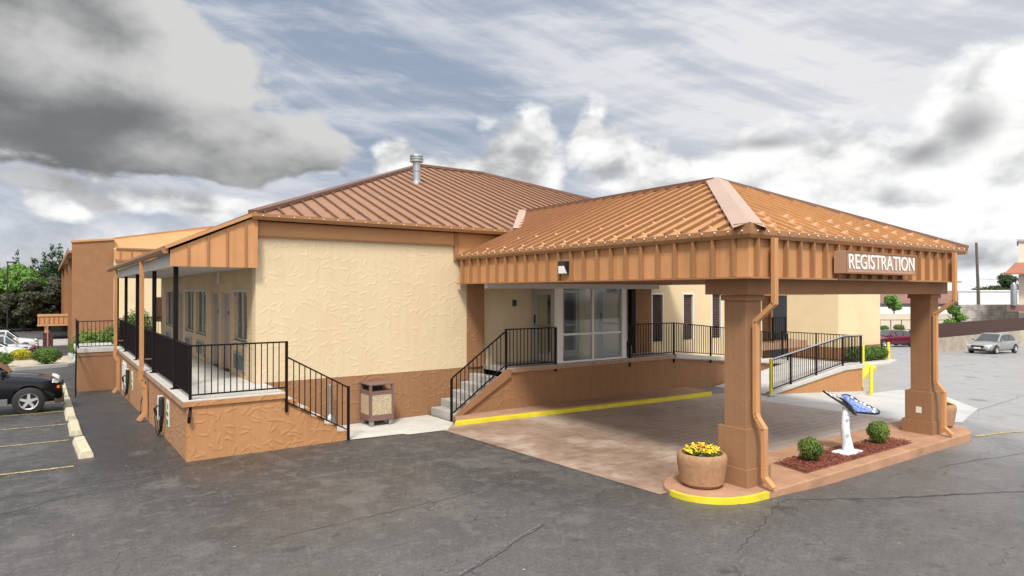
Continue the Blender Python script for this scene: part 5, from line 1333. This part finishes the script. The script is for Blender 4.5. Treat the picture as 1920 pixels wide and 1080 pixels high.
    for ax in (axr, axf):
        for s in (-1, 1):
            yo = s * (hw - .012); yi_ = s * (hw - .22)
            prof_ = [(wheel_r * .60, 0), (wheel_r * .93, .012), (wheel_r, .035), (wheel_r, .17), (wheel_r * .9, .2)]
            w_ = MB(); nn_ = 28; i0 = 0
            for r_, dpt in prof_:
                for j in range(nn_): w_.v.append((ax + r_ * cos(2 * pi * j / nn_), yo - s * dpt, wheel_r + r_ * sin(2 * pi * j / nn_)))
            for k in range(len(prof_) - 1):
                for j in range(nn_): w_.f.append((k * nn_ + j, k * nn_ + (j + 1) % nn_, (k + 1) * nn_ + (j + 1) % nn_, (k + 1) * nn_ + j))
            tyre = w_.build('wheel', M['rubber'], t, 0, True, local=True)
            rm = MB(); R0 = wheel_r * .62; c0 = Vector((ax, yo - s * .03, wheel_r))
            for j in range(nn_):
                a, b_ = 2 * pi * j / nn_, 2 * pi * (j + 1) / nn_
                rm.quad(*[c0 + Vector((cos(q) * rr2, 0, sin(q) * rr2)) + Vector((0, s * oo, 0)) for q, rr2, oo in ((a, R0, .02), (b_, R0, .02), (b_, R0 * .86, -.01), (a, R0 * .86, -.01))])
            for j in range(5):
                a = 2 * pi * j / 5 + .3; dr = Vector((cos(a), 0, sin(a))); pd = Vector((-sin(a), 0, cos(a)))
                rm.prism([c0 + dr * R0 * .1 - pd * .045, c0 + dr * R0 * .9 - pd * .03, c0 + dr * R0 * .9 + pd * .03, c0 + dr * R0 * .1 + pd * .045], (0, s * .012, 0))
            rm.prism([c0 + Vector((cos(2 * pi * j / 12) * R0 * .28, 0, sin(2 * pi * j / 12) * R0 * .28)) for j in range(12)], (0, s * .02, 0))
            rm.build('rim', M['rim'], tyre, local=True)
            MB().prism([Vector((ax, yo - s * .07, wheel_r)) + Vector((cos(2 * pi * j / 20) * R0, 0, sin(2 * pi * j / 20) * R0)) for j in range(20)], (0, -s * .01, 0)).build('brake_disc', M['dark'], tyre, local=True)
    return t
car('parked_car', 'black suv with silver lower trim nosed up to the wheel stops at the left', -1.78, 24.15, 0, M['cblack'], 'suv', 4.35, 1.76, 1.68, None, M['cgrey'], .39, .09)
car('parked_car', 'white suv parked farthest back at the left edge below the trees', -3.1, 72.5, 0, M['cwhite'], 'suv', 4.9, 1.9, 1.75, 'pale cars in the far left lot')
car('parked_car', 'silver hatchback parked between the white suv and the white sedan', -2.75, 62.5, 0, M['csilver'], 'sedan', 4.6, 1.8, 1.62, 'pale cars in the far left lot')
car('parked_car', 'white sedan parked behind the yellow flowering bush at the left', -3.2, 56.5, 0, M['cwhite'], 'sedan', 4.7, 1.8, 1.4, 'pale cars in the far left lot')
car('parked_car', 'silver grey sedan parked facing the lot in front of the brown wood fence', 56.9, 19.0, R(174), M['cpewter'], 'sedan', 4.4, 1.8, 1.46)
x_, y_ = far(1668, 56); car('parked_car', 'maroon sedan parked near the pale wall beyond the rear wing', x_, y_, R(160), M['cmaroon'], 'sedan', 4.7, 1.8, 1.42)
x_, y_ = far(1728, 60); car('parked_car', 'dark red car mostly hidden behind the right canopy column', x_, y_, R(165), M['cmaroon'], 'suv', 4.6, 1.8, 1.6)
x_, y_ = far(1752, 57); car('parked_car', 'dark suv glimpsed beside the right downspout', x_, y_, R(100), M['cgrey'], 'suv', 4.6, 1.8, 1.7)

# ------------------------------------------------------------------ REAR WING (right)
W2 = thing('rear_wing', 'plain cream two face wing of the motel behind the ramp with brown base band', 'building', (36.1, 19.4, -1))
MB().box(36.1, 40.85, 19.4, 40, .10, 5.0).build('wall', M['creamflat'], W2)
MB().box(36.09, 40.86, 19.39, 40, -1.6, .098).build('base_wall', M['brown'], W2)
MB().box(35.9, 41.05, 19.2, 40, 5.0, 5.25).build('roof', M['fascia'], W2)
for k, (x, y, s) in enumerate(((36.6, 18.85, 1.0), (37.5, 18.85, 1.0), (38.4, 18.9, 1.05), (39.3, 18.95, 1.0), (40.15, 19.0, .95))):
    bush(x, y, terr(x, y) + .1, .55 * s, .42, .48 * s, M['leafhedge'], ['leftmost clipped shrub along the rear wing base', 'second clipped shrub along the rear wing base', 'middle clipped shrub along the rear wing base', 'fourth clipped shrub along the rear wing base', 'rightmost clipped shrub along the rear wing base beside the yellow bollard'][k], 'shrub', 1300, .06, 'shrubs along the rear wing', 20 + k)

# ------------------------------------------------------------------ FAR LEFT: guest wing and lot
G = thing('guest_wing', 'tall brown stucco guest wing with orange metal roof edge beyond the porch', 'building', (1.57, 62, -2))
MB().prism([(1.57, 62, -2), (4.37, 62, -2), (4.37, 62, 7.42), (1.57, 62, 7.1)], (0, .8, 0)).build('end_wall', M['bplain'], G)
MB().prism([(1.50, 61.9, 7.1), (4.42, 61.9, 7.43), (4.42, 61.9, 7.58), (1.50, 61.9, 7.26)], (0, 1.0, 0)).build('cap', M['fascia'], G)
MB().box(2.9, 4.4, 62.81, 120, -2, 7.3).build('side_wall', M['bplain'], G)
for y in (74, 90, 110): MB().box(1.57, 2.9, y, y + .8, -3, 6.6).build('fin_wall', M['bplain'], G)
MB().box(1.35, 4.4, 63, 125, 6.35, 6.55).build('eave', M['pinkledge'], G)
MB().box(1.30, 1.35, 63, 125, 6.3, 6.75).build('gutter', M['gutter'], G)
# mansard to the right
MB().quad((4.42, 62.0, 6.75), (12.6, 62.0, 6.75), (12.6, 66, 9.2), (4.38, 63.0, 7.55)).quad((4.38, 62.0, 6.75), (4.42, 62.0, 6.75), (4.38, 63.0, 7.55)).build('roof', M['trimband'], G)
MB().prism([(4.40, 63.0, 7.55), (12.6, 66, 9.2), (12.6, 66, 9.4), (4.40, 63.0, 7.7)], (0, .3, 0)).build('cap', M['fascia'], G)
MB().box(4.375, 13, 61.5, 61.9, 5.85, 6.65).build('fascia', M['fascia'], G)
m_ = MB(); x = 4.75
while x < 13: m_.box(x, x + .06, 61.43, 61.499, 5.85, 6.65); x += .8
build_each(m_, 'fascia_rib', M['gutter'], G)
MB().box(4.5, 13, 61.4, 61.75, 6.66, 6.8).box(4.5, 13, 61.4, 61.75, 5.7, 5.84).build('gutter', M['gutter'], G)
MB().box(4.371, 12.8, 62.0, 62.4, -2, 6.745).build('wall', M['creamflat'], G)
# low entrance canopy beyond
K = thing('low_entrance_canopy', 'low orange ribbed canopy with dark glass doors far off at the left', 'canopy', (.4, 86, -2))
MB().box(-.85, 2.5, 86, 90, -.35, .62).build('fascia', M['fascia'], K)
m_ = MB(); x = -.75
while x < 2.5: m_.box(x, x + .07, 85.93, 85.999, -.2, .55); x += .42
build_each(m_, 'fascia_rib', M['gutter'], K)
MB().box(-.9, 2.5, 85.9, 90, .621, .75).box(-.9, 2.5, 85.85, 85.92, -.40, -.22).build('trim', M['trimband'], K)
MB().box(-.25, .05, 86.1, 86.4, -3.2, -.351).build('post', M['fascia'], K)
MB().box(.2, 3.2, 89, 89.2, -3.4, -.36).build('glass_wall', M['carglass'], K)
x_, y_ = .02, 71
sp_ = thing('drive_sign_post', 'thin pale post with a small sign beside the parked white suv', 'post', (x_, y_, terr(x_, y_)))
MB().box(-.05, .05, -.05, .05, 0, 2.6).build('post', M['pinkledge'], sp_, local=True); MB().box(-.35, .40, -.02, .02, .2, 1.5).build('panel', M['leafred'], sp_, local=True)
struct(slab('gravel_bed', [(-6, 43.3), (-1.4, 43.9), (.95, 45.0), (1.25, 46), (1.25, 56), (-.6, 53.8), (-6, 52)], .12, M['gravel'], 'structure', 0))
mb = MB(); kb_ = [(-6, 43.2), (-1.4, 43.8), (.95, 44.9), (1.35, 46), (1.35, 57)]
for (a0, a1), (b0, b1) in zip(kb_[:-1], kb_[1:]):
    za, zb_ = terr(a0, a1), terr(b0, b1); n_ = Vector((b1 - a1, -(b0 - a0))).normalized() * .18
    mb.quad((a0, a1, za - .2), (b0, b1, zb_ - .2), (b0, b1, zb_ + .18), (a0, a1, za + .18)); mb.quad((a0, a1, za + .18), (b0, b1, zb_ + .18), (b0 - n_.x, b1 - n_.y, zb_ + .18), (a0 - n_.x, a1 - n_.y, za + .18))
struct(mb.build('kerb', M['greyconcrete']))
struct(slab('lawn_strip', [(-6, 51.9), (-.7, 53.7), (-.4, 54.6), (-6, 54.2)], .2, M['yellowgrass'] if 'yellowgrass' in M else M.setdefault('yellowgrass', plain('dry_grass', (.22, .20, .05), .9, 0, .25, 4)), 'structure', 0))
slab('sidewalk', [(1.3, 44.5), (3.6, 44.5), (3.6, 60), (1.3, 60)], .16, M['concrete'])
struct(slab('road', [(-8, 76), (6, 76), (6, 86), (-8, 86)], .03, M['apron'], 'structure', 0))
bush(-.02, 46.6, terr(0, 46.6) + .1, .86, .8, .56, M['leafhedge'], 'big round clipped green shrub at the end of the gravel bed', 'shrub', 3800, .055, 'clipped shrubs at the left lot', 31)
bush(-2.15, 45.6, terr(-2, 45.6) + .1, .75, .7, .48, M['leafhedge'], 'dark clipped shrub at the left picture edge behind the black suv', 'shrub', 2600, .055, 'clipped shrubs at the left lot', 32)
bush(-1.35, 52.6, terr(-1, 52.6) + .1, .62, .5, .42, M['leafyellow'], 'yellow leaved shrub in front of the white sedan', 'shrub', 1600, .06, None, 33)
bush(-.55, 53.2, terr(-1, 53) + .1, .62, .5, .50, M['leafred'], 'maroon leaved shrub between the yellow one and the big green shrub', 'shrub', 1600, .06, None, 34)
bush(1.9, 52.5, terr(1.9, 52.5) + .1, .95, .8, .68, M['leafhedge'], 'clipped green shrub at the foot of the brown end wall', 'shrub', 2600, .06, None, 35)
bush(2.7, 49.5, terr(2.7, 50) + .1, .9, .8, .78, M['leafhedge'], 'clipped green shrub seen through the landing railing', 'shrub', 2200, .06, None, 36)
bush(1.75, 38, terr(2, 38) + .3, 1.0, .9, 1.05, M['leafbush'], 'bright green shrub behind the landing railing', 'shrub', 3000, .06, None, 37)
bush(2.9, 39, terr(3, 39) + .3, .9, .9, 1.15, M['leafbush'], 'bright green shrub behind the landing railing next to the porch post', 'shrub', 3000, .06, None, 38)
bush(3.4, 34.5, terr(3, 34) + .4, .8, .9, 1.5, M['leafbush'], 'tall green shrub behind the far porch end railing', 'shrub', 4000, .06, None, 39)
lp = thing('street_lamp', 'thin dark lot lamp pole in front of the left trees', 'street lamp', (*far(14, 80), -2.2))
MB().tube([(0, 0, 0), (0, 0, 9.0)], [.09, .06], 8).build('pole', M['dark'], lp, local=True); MB().box(-.15, .9, -.15, .15, 9.0, 9.15).build('lamp_head', M['dark'], lp, local=True)

def tree(px, dep, hgt, wid, mat, label, seed, zb=None, n=5200, size=.24, conif=False, group=None, trunkh=.22):
    x, y = far(px, dep); z = terr(x, y) if zb is None else zb
    t = thing('tree', label, 'tree', (x, y, z), 0, group); rr = random.Random(seed); bl_ = []
    if conif:
        k_ = 13
        for k in range(k_):
            f = k / (k_ - 1); zz = hgt * (.16 + .80 * f); w = wid * (1.0 - .90 * f)
            for j in range(4 if f < .7 else 2):
                a = rr.uniform(0, 2 * pi); bl_.append((cos(a) * w * .5, sin(a) * w * .5, zz + rr.uniform(-.3, .3), w * .62 + .15, w * .62 + .15, hgt * .05))
        bl_.append((0, 0, hgt * .97, .18, .18, hgt * .05))
    else:
        for k in range(17):
            a = rr.uniform(0, 2 * pi); e = rr.random(); r_ = wid * rr.uniform(.25, .72) * (1 - .45 * e)
            zz = hgt * (.28 + .62 * e); s = wid * rr.uniform(.26, .44)
            bl_.append((cos(a) * r_, sin(a) * r_, zz, s, s, s * rr.uniform(.6, .85)))
    leaves('crown', mat, t, bl_, n, size, seed, .35)
    tk = MB().tube([(0, 0, -.3), (.05, 0, hgt * .3), (0, .1, hgt * .62), (0, 0, hgt * .9)], [wid * .07, wid * .055, wid * .03, wid * .01], 8)
    for k in range(6):
        a = 2 * pi * k / 6 + rr.random(); z0 = hgt * rr.uniform(.22, .5)
        tk.tube([(0, 0, z0), (cos(a) * wid * .3, sin(a) * wid * .3, z0 + hgt * .14), (cos(a) * wid * .6, sin(a) * wid * .6, z0 + hgt * .22)], [wid * .03, wid * .02, wid * .008], 5)
    tk.build('trunk', M['trunk'], t, 0, True, local=True); return t
gr_ = 'trees behind the left lot'
LD = [(-45, 96, 12.5, 4.6, 'leafdark', 1), (-12, 104, 12.2, 3.4, 'leafdark', 1), (12, 92, 7.8, 4.2, 'leafgreen', 0), (-28, 88, 8.6, 4.0, 'leafgreen', 0), (42, 92, 8.4, 3.8, 'leafgreen', 0), (34, 106, 11.6, 3.2, 'leafdark', 1), (62, 102, 10.8, 3.0, 'leafdark', 1),
      (84, 104, 11.5, 3.0, 'leafdark', 1), (98, 100, 12.6, 2.6, 'leafdark', 1), (112, 108, 13.2, 2.8, 'leafdark', 1), (130, 112, 12.0, 3.2, 'leafdark', 1), (75, 90, 6.6, 4.0, 'leafpurple', 0), (104, 94, 7.6, 3.8, 'leafpurple', 0), (45, 86, 5.2, 3.4, 'leafpurple', 0),
      (22, 98, 9.4, 4.2, 'leafgreen', 0), (-4, 84, 4.8, 3.4, 'leafpurple', 0), (66, 97, 8.6, 4.0, 'leafdark', 0), (150, 110, 10, 4, 'leafdark', 0)]
LB = ['tall dark conifer cut by the left picture edge', 'dark conifer second from the left edge, behind bright trees', 'bright green rounded tree near the left edge behind the lamp pole', 'bright green tree cut off by the left edge', 'bright green tree between the lamp pole and the dark conifers',
      'dark conifer above the bright green trees', 'dark slender conifer left of the tallest pair', 'dark conifer just left of the tallest conifer', 'feathery dark conifer beside the brown wing', 'tallest dark conifer, partly behind the brown guest wing', 'dark conifer hidden mostly by the brown guest wing', 'purple brown bushy tree behind the low orange canopy',
      'purple brown bushy tree right of the low orange canopy', 'low purple brown tree above the white suv', 'mid green tree filling the gap behind the lamp pole', 'low purple brown tree at the left edge above the cars', 'dark broad tree behind the purple brown trees', 'dark broad tree behind the guest wing']
for k, ((px, dep, hg, wd, mt, cf), lb) in enumerate(zip(LD, LB)):
    tree(px, dep, hg, wd, M[mt], lb, 60 + k, None, 7500 if not cf else 6000, .26 if not cf else .22, bool(cf), gr_)
hb = leaves('undergrowth', M['leafdark'], None, [(far(px, 98)[0], far(px, 98)[1], -.9, 4.5, 4.5, 2.2) for px in range(-60, 150, 40)], 9000, .28, 7, .2)
tag(hb, 'dark undergrowth below the left trees', 'undergrowth'); hb['kind'] = 'stuff'

# ------------------------------------------------------------------ FAR RIGHT
fx0, fx1 = 53.6, 96.0; fy = 21.6
RW = thing('retaining_wall', 'stained pale concrete retaining wall under the brown wood fence', 'wall', (fx0, fy, -2))
MB().box(fx0, fx1, fy, fy + .35, -4, -.22).build('wall', M['retain'], RW, .01)
WF = thing('wood_fence', 'dark brown wood board fence standing on the concrete retaining wall', 'fence', (fx0, fy, 0))
m_ = MB(); x = fx0; rr = random.Random(9)
while x < fx1: m_.box(x, x + .135, fy + .02, fy + .05, -.21, .86 + rr.uniform(-.02, .03) + .0015 * (x - fx0)); x += .15
m_.build('boards', M['woodfence'], WF); MB().box(fx0, fx1, fy + .051, fy + .10, .1, .2).box(fx0, fx1, fy + .051, fy + .10, .6, .7).build('rail', M['woodfence'], WF)
def wall_between(mb_, px0, d0, px1, d1, z0, z1, th=.4):
    q = [far(px0, d0), far(px1, d1), far(px1, d1 + th), far(px0, d0 + th)]
    mb_.prism([(x, y, z0) for x, y in q], (0, 0, z1 - z0))
BW = thing('block_wall', 'grey brown rough block wall behind the wood fence', 'wall', (*far(1850, 72), -2)); m_ = MB(); wall_between(m_, 1798, 72, 1990, 76, -3, 1.82); m_.build('wall', M['block'], BW)
WH = thing('warehouse', 'long low white metal warehouse on the horizon at the right', 'building', (*far(1850, 105), -2)); m_ = MB(); wall_between(m_, 1797, 104, 1990, 108, -3, 3.35, 8); m_.build('siding', M['corrug'], WH)
m_ = MB(); wall_between(m_, 1796, 103.8, 1991, 107.8, 3.352, 3.55, 8.4); m_.build('roof', M['white'], WH)
x_, y_ = far(1835, 78); up = thing('utility_pole', 'bare leaning wooden utility pole rising behind the block wall', 'utility pole', (x_, y_, -3))
MB().tube([(0, 0, 0), (-.1, 0, 6), (-.33, .1, 12.1)], [.20, .17, .13], 10).build('pole', M['polewood'], up, 0, True, local=True)
MB().tube([(0, 0, 7.8), (-4, -3, 7.6), (-14, -9, 7.9)], .02, 4).tube([(0, 0, 7.1), (8, 3, 6.9), (25, 10, 7.3)], .02, 4).build('wire', M['dark'], up, local=True)
x_, y_ = far(1921, 66); bb = thing('beige_building', 'beige building with a red tile eave cut by the right picture edge', 'building', (x_, y_, -3))
def BBbox(name, mat, px0, px1, d0, z0, z1, th=6):
    m_ = MB(); wall_between(m_, px0, d0, px1, d0, z0, z1, th); return m_.build(name, mat, bb)
BBbox('wall', M['farbeige'], 1910, 2010, 66, -3, 8.3); BBbox('parapet', M['fargrey'], 1907, 2012, 65.8, 8.302, 8.5, 6.4); BBbox('base_band', M['shingle'], 1888, 2012, 65.0, 1.3, 1.95, .4)
m_ = MB(); a = far(1884, 64.2); b_ = far(2010, 64.2); c_ = far(2010, 65.95); d_ = far(1904, 65.95)
m_.prism([(a[0], a[1], 4.95), (b_[0], b_[1], 4.95), (c_[0], c_[1], 6.05), (d_[0], d_[1], 6.05)], (0, 0, .14)); m_.build('tile_eave', M['tileroof'], bb)
m_ = MB(); a = far(1901, 64.9); m_.lathe([(.28, 1.9), (.28, 3.9), (.1, 4.2)], (a[0], a[1], 0), 12); m_.build('vent_stack', M['grey'], bb, 0, True)
tree(1893, 120, 6.8, 2.9, M['leafdark'], 'dark leafy tree beside the beige building at the right edge', 90, 0, 3000, .22)
tree(1838, 125, 3.6, 2.2, M['leafdark'], 'low tree top showing over the warehouse roof right of the pole', 91, .8, 1500, .22, False, 'tree tops over the warehouse')
tree(1822, 128, 3.0, 2.6, M['leafdark'], 'low tree top showing over the warehouse roof left of the pole', 92, .9, 1500, .22, False, 'tree tops over the warehouse')
tree(1858, 126, 3.4, 2.4, M['leafdark'], 'low tree top over the warehouse roof beside the tall dark tree', 93, .9, 1500, .22, False, 'tree tops over the warehouse')
tree(1788, 62, 3.0, 1.2, M['leafgreen'], 'small bright green tree beside the right downspout', 94, -.9, 3000, .12)
# across the gap between wing and right column
FB = thing('far_store', 'long low building with brown shingle roof across the far lot', 'building', (*far(1700, 130), -2))
m_ = MB(); wall_between(m_, 1600, 130, 1800, 130, -3, .9, 10); m_.build('wall', M['fargrey'], FB)
a = far(1595, 129); b_ = far(1800, 129); c_ = far(1800, 137); d_ = far(1595, 137)
m_ = MB().prism([(a[0], a[1], .92), (b_[0], b_[1], .92), (c_[0], c_[1], 3.4), (d_[0], d_[1], 3.4)], (0, 0, .15)); m_.build('roof', M['shingle'], FB)
for px in (1662, 1674): m_ = MB(); wall_between(m_, px - 5, 129.9, px + 4, 129.9, -1.2, -.4, .05); m_.build('window', M['carglass'], FB)
def lowwall(name, label, px0, d0, px1, d1, z0, z1, mat):
    o = thing(name, label, 'wall', (*far(px0, d0), z0)); m_ = MB(); wall_between(m_, px0, d0, px1, d1, z0, z1, .4); m_.build('wall', mat, o); return o
lowwall('parapet_wall', 'white parapet wall across the far lot above the pipe fence', 1630, 100, 1800, 100, -3, .95, M['white'])
lowwall('garden_wall', 'pale beige garden wall behind the black pipe fence', 1630, 78, 1790, 78, -3, .66, M['farbeige'])
lowwall('low_wall', 'low white wall behind the maroon car', 1630, 66, 1790, 66, -4, -.66, M['white'])
pf = thing('pipe_fence', 'thin black pipe fence across the far lot behind the maroon car', 'fence', (*far(1690, 72), -2))
a = Vector((*far(1630, 72), 0)); b_ = Vector((*far(1790, 72), 0)); m_ = MB()
for z in (.16, -.9): m_.bar(a + Vector((0, 0, z)), b_ + Vector((0, 0, z)), .06)
m_.build('rail', M['dark'], pf)
for k in range(9): p = a.lerp(b_, k / 8); MB().box(p.x - .03, p.x + .03, p.y - .03, p.y + .03, -3, .16).build('post', M['dark'], pf)
for k, (px, dd, s) in enumerate(((1658, 71, .55), (1686, 71, .65))):
    x_, y_ = far(px, dd); bush(x_, y_, -.95, s, s, s * .55, M['leafhedge'], ['small shrub behind the pipe fence next to the rear wing', 'round shrub behind the pipe fence next to the right column'][k], 'shrub', 900, .09, 'shrubs behind the pipe fence', 70 + k)
tree(1676, 96, 2.6, 1.6, M['leafgreen'], 'bright green tree in front of the brown roofed store', 96, .1, 2500, .2)

# fine debris and leaves scattered on the asphalt
rr = random.Random(12); m_ = MB()
for k in range(260):
    x, y = rr.uniform(-2, 16), rr.uniform(4, 16)
    if 2 < x < 5.5 and y > 13.4 or (8 < x < 18.2 and 6.1 < y < 8): continue
    s = rr.uniform(.006, .018); z = terr(x, y) + .014; a = rr.uniform(0, pi)
    m_.quad((x - s * cos(a), y - s * sin(a), z), (x + s * sin(a) * .6, y - s * cos(a) * .6, z + s * .4), (x + s * cos(a), y + s * sin(a), z), (x - s * sin(a) * .6, y + s * cos(a) * .6, z + s * .3))
o = m_.build('litter', M['gravel']); tag(o, 'tiny pale grit and leaf litter scattered over the asphalt', 'litter'); o['kind'] = 'stuff'
